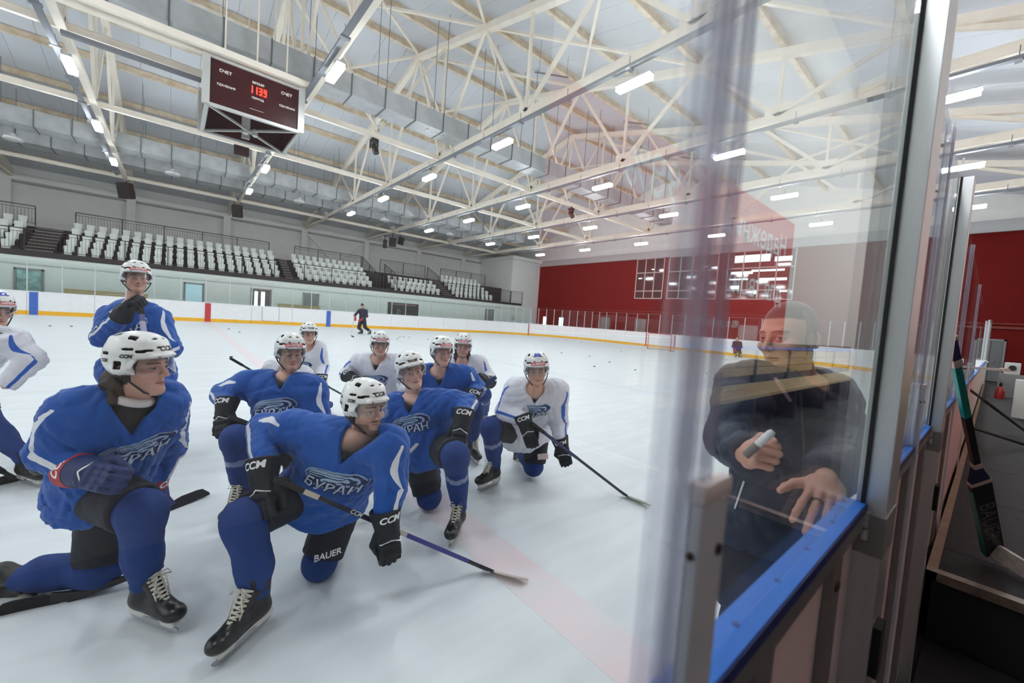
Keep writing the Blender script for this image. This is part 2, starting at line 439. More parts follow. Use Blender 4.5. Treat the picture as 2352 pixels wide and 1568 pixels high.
# stands: front wall with doors, stepped rows behind
SF = 33.6
b = MB(); b.box(-34, 29.6, SF, SF + .25, 0, 3.05)
wall_stand = struct(b.build('wall_stand', mat('stand_wall', (206, 212, 208), rough=.6, noise=.03)))
b = MB(); b.box(-34, 29.6, SF - .05, SF, 2.62, 2.72); b.build('trim_ledge', M_POST, wall_stand)
for x0, x1, m, n in ((-6.55, -5.48, M_DOORP, 1), (.45, 1.5, M_DOORL, 1), (4.1, 5.35, mat('door_dark', (92, 92, 94), rough=.5), 2), (7.42, 8.55, mat('door_dim', (112, 122, 122), rough=.5), 1), (24.4, 25.5, M_DOORG, 1)):
    door(x0, x1, SF, SF, 2.4, m, n)
for x0, x1 in ((4.32, 4.52), (4.72, 4.95)):
    b = MB(); b.box(x0, x1, SF - .055, SF - .035, .3, 2.2); b.build('lit_slot', M_LIT, wall_stand)

def block(name_i, x0, x1, rows, z0=3.05, y0=SF):
    """one stepped block of the stand"""
    s = MB()
    for k in range(rows):
        s.box(x0, x1, y0 + .26 + .77 * k, y0 + .26 + .77 * rows, z0 + (.42 * (k - 1) + .04 if k else .0), z0 + .42 * k + .04)
    o = s.build('stand_steps', M_STEP); tag(o, name_i, 'grandstand'); return o
def rail(label, a, b_, h=1.1, slope=False, top_w=.05):
    a = np.array(a, float); b_ = np.array(b_, float); L_ = np.linalg.norm(b_ - a); n = max(1, int(round(L_ / 2.0)))
    t = empty('railing', tuple(a), label, 'railing', 'black railings of the grandstand'); up = np.array([0, 0, h])
    MB().bar(a + up, b_ + up, top_w).build('top_rail', M_RAIL, t)
    MB().bar(a + up * .86, b_ + up * .86, .025).bar(a + up * .12, b_ + up * .12, .025).build('mid_rail', M_RAIL, t)
    for i in range(n + 1):
        p = a + (b_ - a) * i / n; MB().bar(p, p + up, .05, up=(0, 1, 0)).build('post', M_RAIL, t)
    m = int(L_ / .14); bb = MB()
    for i in range(1, m):
        p = a + (b_ - a) * i / m; bb.bar(p + up * .12, p + up * .86, .014, up=(0, 1, 0))
    if m > 1: o = bb.build('balusters', M_RAIL, t); o['kind'] = 'stuff'
    return t
# ------------------------------------------------------------------ seats and railings
BLK = [(-13.2, -6.65, 5, 'at the end of the hall far from the red wall'), (-4.95, 6.0, 5, 'long grandstand block opposite the players'),
       (7.15, 12.9, 5, 'middle grandstand block beside the sloping rail'), (14.7, 19.4, 3, 'low grandstand block between two gangways'), (21.0, 25.65, 5, 'grandstand block next to the white corner wall')]
def make_seat():
    """white shell seat with the pan folded up against the back; origin on the step, facing -y"""
    b = MB(); w = .215; rows = []
    prof = [(-.02, .30, .115), (-.05, .34, .13), (-.07, .46, .155), (-.05, .62, .178), (-.02, .77, .19), (0.0, .80, .165)]
    V = []; Fc = []; n = 7
    for side in (0, 1):
        for (yy, zz, ww) in prof:
            for i in range(n):
                u = -1 + 2 * i / (n - 1); cur = .05 * (abs(u) ** 2.4)
                V.append((u * ww, yy - cur + (.035 if side else 0), zz - (.02 * u ** 4 if zz > .7 else 0)))
    R_ = len(prof)
    for side in (0, 1):
        o = side * R_ * n
        for j in range(R_ - 1):
            for i in range(n - 1):
                q = (o + j * n + i, o + j * n + i + 1, o + (j + 1) * n + i + 1, o + (j + 1) * n + i); Fc.append(q if not side else q[::-1])
    o2 = R_ * n
    for i in range(n - 1):
        Fc.append((i, o2 + i, o2 + i + 1, i + 1)); e = (R_ - 1) * n; Fc.append((e + i, e + i + 1, o2 + e + i + 1, o2 + e + i))
    for j in range(R_ - 1):
        Fc.append((j * n, (j + 1) * n, o2 + (j + 1) * n, o2 + j * n)); e = n - 1
        Fc.append((j * n + e, o2 + j * n + e, o2 + (j + 1) * n + e, (j + 1) * n + e))
    b.add(V, Fc)
    # folded pan in front and the bracket below
    b.box(-.15, .15, -.16, -.11, .10, .45); b.box(-.03, .03, -.10, .06, 0.0, .34)
    me = b.build('grandstand_seat', M_SEAT); return me
NUM = 'first second third fourth fifth sixth seventh eighth ninth tenth eleventh twelfth thirteenth fourteenth fifteenth sixteenth seventeenth eighteenth nineteenth twentieth twenty-first'.split()
seat0 = make_seat(); first = True
ORD = ['front', 'second', 'third', 'fourth', 'back']
for bi, (x0, x1, rows, desc) in enumerate(BLK):
    block('dark stepped concrete of the ' + desc.replace('at the end of the hall', 'grandstand block at the hall end'), x0 - .15, x1 + .15, rows)
    n = int(round((x1 - x0) / .545))
    for k in range(rows):
        for i in range(n):
            x = x0 + (i + .5) * (x1 - x0) / n
            if bi == 0 and x < -8.9: continue
            s = seat0 if first else seat0.copy()
            if not first: COL.objects.link(s)
            first = False
            s.location = (x, SF + .1 + .77 * k + .55, 3.05 + .42 * k + .041)
            rn = ORD[k] if k < rows - 1 else 'back'
            tag(s, '%s white seat, counted from the scoreboard end, %s row of the %s seat block' % (NUM[i], rn, ('hall-end', 'longest', 'middle', 'low', 'last')[bi]), 'seat', 'white seats in the grandstand')
# plain stepped gangways with bright nosings between the blocks
for x0, x1, lab in ((-6.5, -5.1, 'dark stairway with pale nosings beside the longest seat block'), (6.15, 7.0, 'narrow dark stairway with pale nosings between two seat blocks'), (19.55, 20.85, 'dark stairway with pale nosings next to the last seat block')):
    t = empty('stairway', ((x0 + x1) / 2, SF, 3.05), lab, 'stairs')
    for k in range(9):
        z = 3.05 + .21 * k; y = SF + .1 + .385 * k
        MB().box(x0 + .16, x1 - .16, y + .16, SF + 4.08, z - (.12 if k == 0 else 0), z + .19).build('step', M_STEP, t)
        MB().box(x0 + .16, x1 - .16, y + .148, y + .18, z + .165, z + .2).build('nosing', M_NOSE, t)
# dark fascia above the white wall
b = MB(); b.box(-33.9, 14.2, SF - .02, SF + .1, 3.052, 3.36); b.box(14.2, 29.3, SF - .02, SF + .1, 3.052, 3.3)
tag(b.build('stand_fascia', M_DARK), 'long dark fascia along the foot of the grandstand', 'fascia')
b = MB(); b.box(-33.9, 29.55, SF + 4.12, YW1 - .5, 0, 5.05); tag(b.build('stand_walkway', M_STEP), 'dark walkway behind the top row of the grandstand', 'walkway')
zt_ = 5.12
for x0, x1, d in ((-14.6, -6.55, 'behind the top row of the seat block at the hall end'), (-4.87, 5.75, 'behind the top row of the longest seat block'), (7.6, 13.1, 'behind the top row of the middle seat block'), (14.9, 19.6, 'behind the low seat block'), (21.4, 27.2, 'behind the seat block next to the white corner')):
    rail('black railing ' + d, (x0, SF + 4.3, zt_), (x1, SF + 4.3, zt_), 1.16)
for x0, x1, d in ((-14, 13.3, 'before the long row of seat blocks'), (13.6, 27.6, 'before the two smaller seat blocks'), (27.7, 29.3, 'short railing at the end by the white corner')):
    rail('low black railing on the stand edge ' + d, (x0, SF + .02, 3.3), (x1, SF + .02, 3.3), 1.2)
rail('black handrail sloping down at the end of the middle block', (13.2, SF + 4.3, zt_ - .1), (13.2, SF + .4, 3.3), 1.25)
rail('black handrail sloping down at the start of the low block', (15.0, SF + 3.4, zt_ - .6), (15.0, SF + .4, 3.3), 1.25)
rail('black handrail sloping down beside the last stairway', (19.5, SF + 3.6, zt_ - .2), (19.5, SF + 1.2, 3.9), 1.2)
# columns and eaves beam of the far wall
for x in (-8.6, -2.6, 3.3, 9.25, 15.1, 21.0, 26.9):
    b = MB(); b.box(x - .25, x + .25, YW1 - .45, YW1, 0, 8.45); b.build('column', M_WALL, wall_far)
b = MB(); b.box(-34, 34, YW1 - .3, YW1, 8.4, 8.75); b.build('eaves_beam', M_WALL, wall_far)
b = MB(); b.box(-34, 34, YW1 - .36, YW1 - .28, 8.22, 8.3); b.build('pipe', M_POSTD, wall_far)
for xa, xb in ((9.5, 12.3), (14.9, 12.3)):
    b = MB(); b.bar((xa, YW1 - .2, 8.2), (xb, YW1 - .2, 5.6), .14); b.build('brace', M_WALL, wall_far)

# ------------------------------------------------------------------ roof trusses
TX = [-20.2, -14.3, -8.4, -2.5, 3.42, 9.33, 15.1, 21.05, 27.0]
TN = ['over the far end of the ice, out of view', 'first truss, beyond the frame', 'second truss, beyond the frame', 'before the scoreboard', 'just behind the scoreboard', 'third along the hall from the scoreboard, the largest seen', 'fourth along the hall', 'fifth along the hall', 'nearest the red end wall']
def tc(y): return roof_z(y) - .5
BN = [36.0, 29.0, 23.1, 17.2, 11.2, 5.2, -0.8]
TNODE = [42.2, 38.9, 32.3, 26.0, 20.0, 14.1, 8.1, 2.2, -2.8]
ZB = 8.62
for x, nm in zip(TX, TN):
    t = empty('roof_truss', (x, 20, ZB), 'cream steel roof truss ' + nm, 'truss', 'cream roof trusses')
    w = .2
    MB().bar((x, 42.3, ZB), (x, -2.8, ZB), .2, .1).bar((x, 42.3, ZB + .16), (x, -2.8, ZB + .16), .1, .22).build('bottom_chord', M_BEAM, t)
    for a, c in ((42.4, 20.0), (20.0, -2.8)):
        MB().bar((x, a, tc(a)), (x, c, tc(c)), .26, .26).build('top_chord', M_BEAM, t)
    tops = [42.2, 32.3, 26.0, 20.0, 14.1, 8.1, 2.2, -2.7]
    for i, y in enumerate(BN):
        for yy in (tops[i], tops[i + 1]):
            if abs(yy - y) < .3: continue
            MB().bar((x, y, ZB + .2), (x, yy, tc(yy)), .13, .10, up=(1, 0, 0)).build('diagonal', M_BEAM, t)
        if i > 0: MB().bar((x, y, ZB + .2), (x, y, tc(y)), .10, .10, up=(1, 0, 0)).build('vertical', M_BEAM, t)
        MB().box(x - .02, x + .02, y - .4, y + .4, ZB + .1, ZB + .55).build('gusset', M_BEAM, t)
    # cable tray with hooks under the chord
    MB().box(x - .30, x - .16, -2.6, 34, ZB - .28, ZB - .2).build('cable_tray', M_TRAY, t)
    hk = MB()
    for k in range(17): hk.box(x - .235, x - .225, -2 + 2.2 * k, -1.98 + 2.2 * k, ZB - .2, ZB + .05).box(x - .34, x - .1, -2.05 + 2.2 * k, -1.93 + 2.2 * k, ZB - .31, ZB - .26)
    hk.build('hook', M_TRAY, t)['kind'] = 'stuff'
# ties along the hall between the trusses, at the bottom chord
for y, d in ((17.2, 'under the middle of the roof'), (23.1, 'beyond the scoreboard'), (36.0, 'above the grandstand')):
    o = MB().box(-30, 27.2, y - .06, y + .06, ZB - .02, ZB + .14).box(-30, 27.2, y - .1, y + .1, ZB + .14, ZB + .18).build('tie_beam', M_BEAM)
    tag(o, 'long cream tie beam joining the trusses ' + d, 'beam', 'tie beams of the roof')
# crossed bracing in the roof plane
for i in range(len(TX) - 1):
    for (ya, yb) in ((20.0, 14.1), (14.1, 8.1), (8.1, 2.2), (20, 26), (26, 32)):
        if (i in (4, 5, 7)) and ya <= 20:
            b = MB(); b.bar((TX[i], ya, tc(ya) + .1), (TX[i + 1], yb, tc(yb) + .1), .1, .1); b.bar((TX[i], yb, tc(yb) + .1), (TX[i + 1], ya, tc(ya) + .1), .1, .1)
            b.build('roof_brace', M_BEAM, ceiling)
# vertical bracing between trusses at mid span
for i in range(3, len(TX) - 1):
    y = 17.2; xm = (TX[i] + TX[i + 1]) / 2
    if i % 2 == 1: continue
    b = MB(); b.bar((TX[i], y, tc(y)), (xm, y, ZB + .3), .1); b.bar((TX[i + 1], y, tc(y)), (xm, y, ZB + .3), .1); b.build('roof_brace', M_BEAM, ceiling)

# ------------------------------------------------------------------ air ducts
def duct(label, y0, y1, z0, z1, x0, x1, step=1.25, grilles=()):
    t = empty('air_duct', ((x0 + x1) / 2, (y0 + y1) / 2, z0), label, 'duct')
    n = int((x1 - x0) / step)
    me = None
    for i in range(n):
        a = x0 + i * step
        if me is None:
            me = MB().box(0, step - .03, y0, y1, z0, z1).build('duct_section', M_DUCT, t); o = me; base = me.matrix_basis.copy()
        else: o = me.copy(); COL.objects.link(o)
        o.location.x = a
        if i == 0: f0 = MB().box(0, .035, y0 - .03, y1 + .03, z0 - .03, z1 + .03).build('flange', M_DUCT_D, t); f = f0
        else: f = f0.copy(); COL.objects.link(f)
        f.location.x = a + step - .033
    for gx in grilles:
        b = MB(); b.box(gx, gx + .8, y0 + .25, y0 + .29, z0 - .02, z0 - .001); b.box(gx, gx + .8, y0 + .43, y0 + .47, z0 - .02, z0 - .001); b.box(gx, gx + .04, y0 + .25, y0 + .47, z0 - .02, z0 - .001); b.box(gx + .76, gx + .8, y0 + .25, y0 + .47, z0 - .02, z0 - .001)
        b.build('grille', M_LAMPH, t)
    hb = MB()
    for i in range(0, n, 2):
        for y in (y0, y1): hb.box(x0 + i * step, x0 + i * step + .02, y - .01, y + .01, z1, roof_z(y))
    o = hb.build('hanger_rods', M_TRAY, t); o['kind'] = 'stuff'
    return t
duct('broad grey air duct running along the middle of the roof', 15.55, 16.5, 9.15, 9.85, -14, 27.5, grilles=(2.4, 7.9, 14, 20))
duct('narrow grey air duct above the grandstand, the one closer to the ice', 30.0, 31.2, 9.0, 9.75, -14, 26)
duct('narrow grey air duct above the grandstand, the one by the wall', 33.6, 34.9, 9.0, 9.7, -14, 26)

# ------------------------------------------------------------------ strip lamps under the trusses
LX = [-8.6, -2.46, 3.30, 9.22, 15.2, 21.2, 27.3]
LY = [29.1, 23.5, 17.95, 12.33, 6.7, 1.25]
RN = ['farthest from the near boards', 'second from the grandstand', 'third from the grandstand', 'third from the near boards', 'second from the near boards', 'above the near boards']
SHORT = ['before the scoreboard', 'behind the scoreboard', 'third from the scoreboard', 'fourth from the scoreboard', 'fifth from the scoreboard', 'by the red wall']
RN = ['nearest the grandstand', 'second from the grandstand', 'third from the grandstand', 'third from the near boards', 'second from the near boards', 'above the near boards']
XN = dict(x1='outermost', x2='middle', x3='innermost')
lamp0 = None
for x, nm in zip([-20.3, -14.4] + LX, ['x1', 'x2', 'x3'] + SHORT):
    for k, y in enumerate(LY):
        if lamp0 is None:
            lamp0 = empty('strip_lamp', (0, 0, 0))
            MB().box(-.11, .11, -.52, .52, .045, .09).box(-.03, .03, -.03, .03, .09, .32).build('lamp_housing', M_LAMPH, lamp0)
            MB().box(-.105, .105, -.5, .5, -.075, .044).build('diffuser', M_LAMP, lamp0)
            o = lamp0
        else:
            o = lamp0.copy(); COL.objects.link(o)
            for ch in lamp0.children:
                c = ch.copy(); COL.objects.link(c); c.parent = o
        o.location = (x, y, 7.98)
        tag(o, ('lit strip lamp %s, under the truss %s' % (RN[k], nm)) if nm not in XN else 'lit strip lamp %s, under the %s truss out of view' % (RN[k], XN[nm]), 'lamp', 'strip lamps under the roof trusses')
# ------------------------------------------------------------------ dasher boards and glass on the far side and the end
HG = 2.78                                         # top of the far glass
boards = empty('dasher_boards', (1.6, RY1, 0), 'white rink boards with yellow kick strip around the far side and end', 'boards')
def seg_panel(p, q, name, m, z0, z1, t0, t1, parent):
    """upright slab along p-q; t0,t1 = offsets away from the ice"""
    p = np.array(p, float); q = np.array(q, float); d = q - p; d /= np.linalg.norm(d); n = np.array([d[1], -d[0]])
    if n @ (np.array([1.5, 16.0]) - p) > 0: n = -n
    V = []
    for z in (z0, z1):
        for a, o in ((p, t0), (q, t0), (q, t1), (p, t1)): V.append((a[0] + n[0] * o, a[1] + n[1] * o, z))
    return mesh_obj(name, V, BOXF, m, parent)
path = [(x, RY1) for x in np.arange(-13.0 - 2.42 * 4, RX1 - RAD + .01, 2.42)]
path[-1] = (RX1 - RAD, RY1)
for i in range(1, 9):
    a = math.radians(90 - 90 * i / 8); path.append((RX1 - RAD + RAD * math.cos(a), RY1 - RAD + RAD * math.sin(a)))
ye = RY1 - RAD
while ye > RY0 + RAD + .5: ye -= 2.2; path.append((RX1, max(ye, RY0 + RAD)))
for i in range(1, 9):
    a = math.radians(0 - 90 * i / 8); path.append((RX1 - RAD + RAD * math.cos(a), RY0 + RAD + RAD * math.sin(a)))
GAPS = .006
for i in range(len(path) - 1):
    p, q = np.array(path[i]), np.array(path[i + 1]); d = (q - p) / np.linalg.norm(q - p)
    p2, q2 = p + d * GAPS, q - d * GAPS
    if i == 23 + 0: pass
    seg_panel(p2, q2, 'board_panel', M_BOARD, 0, RZ - .035, .0, .06, boards)
    seg_panel(p2, q2, 'kick_strip', M_YEL, .002, .215, -.012, .0, boards)
    seg_panel(p, q, 'cap_rail', M_BOARD, RZ - .035, RZ, -.015, .10, boards)
    n = 2
    for k in range(n):
        a = p + (q - p) * k / n; c = p + (q - p) * (k + 1) / n
        seg_panel(a + d * .02, c - d * .02, 'glass_pane', M_PANE, RZ, HG, .045, .057, boards)
        seg_panel(a - d * .022, a + d * .022, 'glass_post', M_POST, RZ, HG + .02, .03, .08, boards)
for x, m, w in ((-5.51, M_BLUE, .30), (8.77, M_BLUE, .30), (1.63, M_REDB, .30)):
    MB().box(x - w / 2, x + w / 2, RY1 - .016, RY1 + .0, .004, RZ - .04).build('painted_stripe', m, boards)
q = onz(1246.8, 771.5); 
i_goal = min(range(len(path) - 1), key=lambda i: abs(path[i][0] - 27.6) if path[i][1] > 20 else 99)
yy = RY1 - RAD + math.sqrt(max(0, RAD ** 2 - (27.6 - (RX1 - RAD)) ** 2))
MB().box(27.57, 27.63, yy - .09, yy - .02, .004, RZ - .04).build('painted_stripe', M_REDB, boards)
MB().box(RX1 - .03, RX1 - .016, 16.6, 16.7, .01, RZ - .04).build('painted_stripe', M_REDB, boards)
MB().box(RX1 - .03, RX1 - .016, 19.2, 19.3, .01, RZ - .04).build('painted_stripe', M_REDB, boards)
yb = MB().box(RX1 - .035, RX1 - .018, 7.2, 9.3, .22, RZ - .05).build('yellow_advert', mat('advert_yellow', (224, 206, 50), rough=.4), boards)
ring = MB()
for cy in (8.6, 7.9): ring.tube([(RX1 - .04, cy + .22 * math.cos(t), .7 + .28 * math.sin(t)) for t in np.linspace(0, 2 * PI, 14)], .03, 5)
ring.build('advert_mark', M_RAIL, yb)
# door in the far boards
for x in (4.55, 5.55): MB().box(x - .008, x + .008, RY1 - .018, RY1, .2, RZ - .04).build('door_joint', M_POSTD, boards)
MB().box(4.55, 5.55, RY1 - .017, RY1, .2, .235).build('door_threshold', M_WOODB, boards)
# wooden benches seen through the far glass
for x0, x1, d in ((-4.6, -1.2, 'behind the boards near the first blue line'), (5.6, 8.4, 'behind the boards right after the red line')):
    t = empty('team_bench', ((x0 + x1) / 2, 32.6, 0), 'long pale wooden bench back ' + d.replace('right ', ''), 'bench')
    for k in range(3): MB().box(x0, x1, 32.55, 32.6, 1.02 + .15 * k, 1.15 + .15 * k).build('plank', M_WOODB, t)
    for x in (x0 + .1, x1 - .1): MB().box(x - .04, x + .04, 32.6, 32.66, 0, 1.45).build('leg', M_POSTD, t)
# dark poster on the wall below the stand
pa = ony(891, 697, SF); pb = ony(961, 702, SF)
t = MB().box(pa[0], pb[0], SF - .06, SF - .01, 1.15, 2.25).build('wall_poster', mat('poster_dark', (54, 44, 46), rough=.3, noise=.4, nscale=3, c2=(34, 32, 40)))
tag(t, 'dark poster on the pale wall below the grandstand', 'poster')
MB().box(pa[0] + .2, pb[0] - .25, SF - .064, SF - .06, 2.08, 2.14).build('poster_line', mat('poster_pink', (168, 120, 124), rough=.4), t)
ring = MB().tube([(pa[0] + 1.0 + .12 * math.cos(a), SF - .064, 1.45 + .22 * math.sin(a)) for a in np.linspace(0, 5, 9)], .03, 5).build('poster_figure', mat('poster_grey', (150, 146, 150), rough=.4), t)
for px, py, d in ((610 + 225, 707, 'near the far skater'), (1178, 729, 'by the corner')):
    q_ = ony(px, py, SF)
    tag(MB().box(q_[0] - .25, q_[0] + .25, SF - .06, SF, q_[2] - .2, q_[2] + .15).build('wall_box', M_POST), 'small white box on the pale wall below the stand ' + d, 'box')

# ------------------------------------------------------------------ goal net at the far end
g = empty('hockey_goal', (27.6, 15.9, 0), 'red framed hockey goal with white net in front of the end boards', 'goal')
M_GRED = mat('goal_red', (190, 44, 40), rough=.4); M_NET = mat('goal_net', (216, 208, 196), rough=.8)
ya, yb2 = 15.0, 16.85
MB().tube([(27.7, ya, 0), (27.7, ya, 1.22), (27.7, yb2, 1.22), (27.7, yb2, 0)], .03, 8).build('goal_frame', M_GRED, g)
MB().tube([(27.7, ya, .03), (28.5, ya + .1, .03), (28.75, 15.9, .03), (28.5, yb2 - .1, .03), (27.7, yb2, .03)], .03, 8).build('base_bar', mat('goal_base', (200, 180, 140), rough=.5), g)
nb = MB()
for k in range(19):
    y = ya + (yb2 - ya) * k / 18
    nb.tube([(27.72, y, 1.22), (28.2, y, 1.1), (28.5 + .2 * math.sin(PI * k / 18), y, .04)], .006, 4)
for z, xo in ((.2, 28.55), (.4, 28.46), (.6, 28.38), (.8, 28.3), (1.0, 28.22)): nb.tube([(27.72, ya, z), (xo, ya + .03, z), (xo, yb2 - .03, z), (27.72, yb2, z)], .006, 4)
o = nb.build('net', M_NET, g); o['kind'] = 'stuff'

# ------------------------------------------------------------------ scoreboard cube
M_SB = mat('scoreboard_face', (62, 14, 20), rough=.35, spec=.18, noise=.15, nscale=1.2)
M_SBT = mat('scoreboard_text', (216, 208, 206), rough=.5, emit=(216, 208, 206), estr=.35)
M_LED = mat('scoreboard_led', (255, 60, 40), emit=(255, 40, 26), estr=3.2)
M_SBF = mat('scoreboard_frame', (198, 198, 194), rough=.35, metal=.3)
SBY = 15.0 / 1.0
a = ony(474, 240, SBY); c = ony(684, 302, SBY); tl = ony(478, 133, SBY); tr = ony(694, 208, SBY)
x0, x1 = (a[0] + tl[0]) / 2, (c[0] + tr[0]) / 2; zb = (a[2] + c[2]) / 2; zt2 = (tl[2] + tr[2]) / 2
bk = onz(463, 301, zb); bk2 = onz(652, 353, zb); y1_ = (bk[1] + bk2[1]) / 2
print('scoreboard', x0, x1, zb, zt2, SBY, y1_, a, c, tl, tr)
sb = empty('scoreboard', ((x0 + x1) / 2, (SBY + y1_) / 2, zb), 'dark red hanging scoreboard cube with lit red time digits', 'scoreboard')
for nm, (xa, xb, ya, yb) in dict(front=(x0, x1, SBY, SBY + .08), back=(x0, x1, y1_ - .08, y1_), sl=(x0, x0 + .08, SBY, y1_), sr=(x1 - .08, x1, SBY, y1_)).items():
    MB().box(xa + .005, xb - .005, ya + .005, yb - .005, zb + .04, zt2).build('display_panel', M_SB, sb)
fr = .09
for x in (x0 - .03, x1 + .03):
    for y in (SBY - .02, y1_ + .02): MB().box(x - fr, x + fr, y - .06, y + .06, zb, zt2 + .06).build('frame_post', M_SBF, sb)
for y in (SBY, y1_): MB().box(x0, x1, y - .05, y + .05, zb - .02, zb + .06).build('frame_rail', M_SBF, sb); MB().box(x0, x1, y - .05, y + .05, zt2, zt2 + .07).build('frame_rail', M_SBF, sb)
for x in (x0, x1): MB().box(x - .05, x + .05, SBY, y1_, zb - .02, zb + .06).build('frame_rail', M_SBF, sb)
MB().bar((x0, SBY, zb), (x1, y1_, zb), .06).build('cross_brace', M_SBF, sb); MB().bar((x0, y1_, zb + .03), (x1, SBY, zb + .03), .06).build('cross_brace', M_SBF, sb)
xm = (x0 + x1) / 2; ym = (SBY + y1_) / 2
for dx in (-.12, .14): MB().tube([(xm + dx, ym, zb + .12), (xm + dx, ym, zb + .02), (xm + dx, ym, zb - .08), (xm + dx, ym, zb - .12)], .08, 10, radii=[.05, .09, .09, .05]).build('siren', M_SBF, sb)
MB().box(xm - .12, xm + .12, y1_ - .25, y1_ - .1, zb + .1, zb + .8).build('junction_box', M_SBF, sb)
MB().box(x0 + .9, x0 + 1.35, y1_ + .1, y1_ + .2, zb - .42, zb - .1).build('small_speaker', M_MARO, sb)
for x in (x0 + .4, xm, x1 - .4):
    for y in (SBY + .1, y1_ - .1): MB().bar((x, y, zt2), (x, y, roof_z(y) - .25), .04).build('hanger', M_BEAM, sb)
for yy_ in (SBY - .2, SBY + .25): MB().box(TX[3] + .1, TX[4] - .1, yy_, yy_ + .14, zt2 + .12, zt2 + .3).build('hanger_beam', M_BEAM, sb)
MB().box(TX[3] + .1, x0 - .1, SBY + 1.2, SBY + 1.36, zt2 - .25, zt2 - .15).build('cable_tray', M_TRAY, sb)
wd, hh = x1 - x0, zt2 - zb
def sbt(txt_, u, v, wf):
    V, F = text_mesh(txt_, 1.0, bold=.02); k = wf * wd / (V[:, 0].max() - V[:, 0].min())
    mesh_obj('lettering', np.stack([x0 + u * wd + V[:, 0] * k, np.full(len(V), SBY + .003 - .006), zb + v * hh + V[:, 1] * k], 1), F, M_SBT, sb, fix=False)
for tx, u, v, wf in (('СЧЕТ', .175, .80, .125), ('СЧЕТ', .835, .80, .125), ('ВРЕМЯ', .515, .80, .125), ('УДАЛЕНИЯ', .185, .50, .185), ('УДАЛЕНИЯ', .845, .50, .185), ('ПЕРИОД', .515, .46, .13)): sbt(tx, u, v, wf)
seg = {'1': 'bc', '3': 'abgcd', '9': 'abcdfg'}
for i, ch in enumerate('1139'):
    dg = MB(); ox = x0 + (.425 + .05 * i) * wd; oz = zb + .56 * hh; w_, h_ = .034 * wd, .165 * hh; t_ = .030
    S = dict(a=(0, w_, h_ - t_, h_), g=(0, w_, h_ / 2 - t_ / 2, h_ / 2 + t_ / 2), d=(0, w_, 0, t_), b=(w_ - t_, w_, h_ / 2, h_), c=(w_ - t_, w_, 0, h_ / 2), f=(0, t_, h_ / 2, h_), e=(0, t_, 0, h_ / 2))
    for k in seg[ch]: q_ = S[k]; dg.box(ox + q_[0], ox + q_[1], SBY - .008, SBY + .002, oz + q_[2], oz + q_[3])
    dg.build('led_digit', M_LED, sb)
MB().box(x0 + .43 * wd, x0 + .58 * wd, SBY - .006, SBY + .0, zb + .2 * hh, zb + .206 * hh).build('lettering', M_SBT, sb)

# ------------------------------------------------------------------ loudspeakers, stage lamps
def speaker(label, p, w, h, d, yaw, tilt=.3):
    t = empty('loudspeaker', tuple(p), label, 'speaker', 'dark loudspeakers under the roof')
    def box(x0, x1, y0, y1, z0, z1):
        R_ = Matrix.Rotation(yaw, 4, 'Z') @ Matrix.Rotation(tilt, 4, 'X')
        return [tuple(Vector(p) + (R_ @ Vector(q)).xyz) for q in ((x0, y0, z0), (x1, y0, z0), (x1, y1, z0), (x0, y1, z0), (x0, y0, z1), (x1, y0, z1), (x1, y1, z1), (x0, y1, z1))]
    MB().add(box(-w / 2, w / 2, -d / 2, d / 2, -h / 2, h / 2), BOXF).build('cabinet', M_MARO, t, bevel=.03)
    MB().add(box(-w / 2 + .04, w / 2 - .04, -d / 2 - .015, -d / 2, -h / 2 + .05, h / 2 - .05), BOXF).build('speaker_grille', M_DARK, t)
    MB().bar(tuple(p), (p[0], p[1] + .1, p[2] + h / 2 + .5), .05).build('bracket', M_DARK, t)
for (px, py, Y, w, h, yaw, lb) in ((289, 438, 36.5, 1.0, 1.2, -.5, 'hanging below the truss before the scoreboard'), (545, 485, 37.0, .85, 1.1, -.35, 'hanging below the truss just behind the scoreboard'),
        (884, 560, 36.6, .45, .9, -.5, 'smallest of three under the fourth truss'), (902, 556, 37.2, .85, .95, -.2, 'widest, middle one of three under the fourth truss'), (921, 553, 36.6, .5, .9, .3, 'of three under the fourth truss, the one tilted towards the red wall')):
    speaker('dark maroon loudspeaker ' + lb, ony(px, py, Y), w * .72, h * .8, .45, yaw)
for px, py, Y, lb in ((859, 330, 17.2, 'under the tie beam near the scoreboard'), (1312, 485, 17.2, 'under the tie beam farther along the roof')):
    p = ony(px, py, Y) - np.array([0, .0, .12]); t = empty('stage_lamp', tuple(p), 'black moving stage lamp hanging ' + lb, 'lamp')
    MB().box(p[0] - .14, p[0] + .14, p[1] - .14, p[1] + .14, p[2] + .18, p[2] + .3).box(p[0] - .03, p[0] + .03, p[1] - .03, p[1] + .03, p[2] + .3, p[2] + .45).build('base', M_RAIL, t)
    MB().box(p[0] - .17, p[0] - .13, p[1] - .06, p[1] + .06, p[2] - .1, p[2] + .2).box(p[0] + .13, p[0] + .17, p[1] - .06, p[1] + .06, p[2] - .1, p[2] + .2).build('yoke', M_RAIL, t)
    MB().tube([(p[0] - .02, p[1], p[2] + .1), (p[0] + .04, p[1] - .05, p[2] - .12), (p[0] + .08, p[1] - .1, p[2] - .28)], .12, 10, radii=[.09, .14, .12]).build('lamp_head', M_RAIL, t)
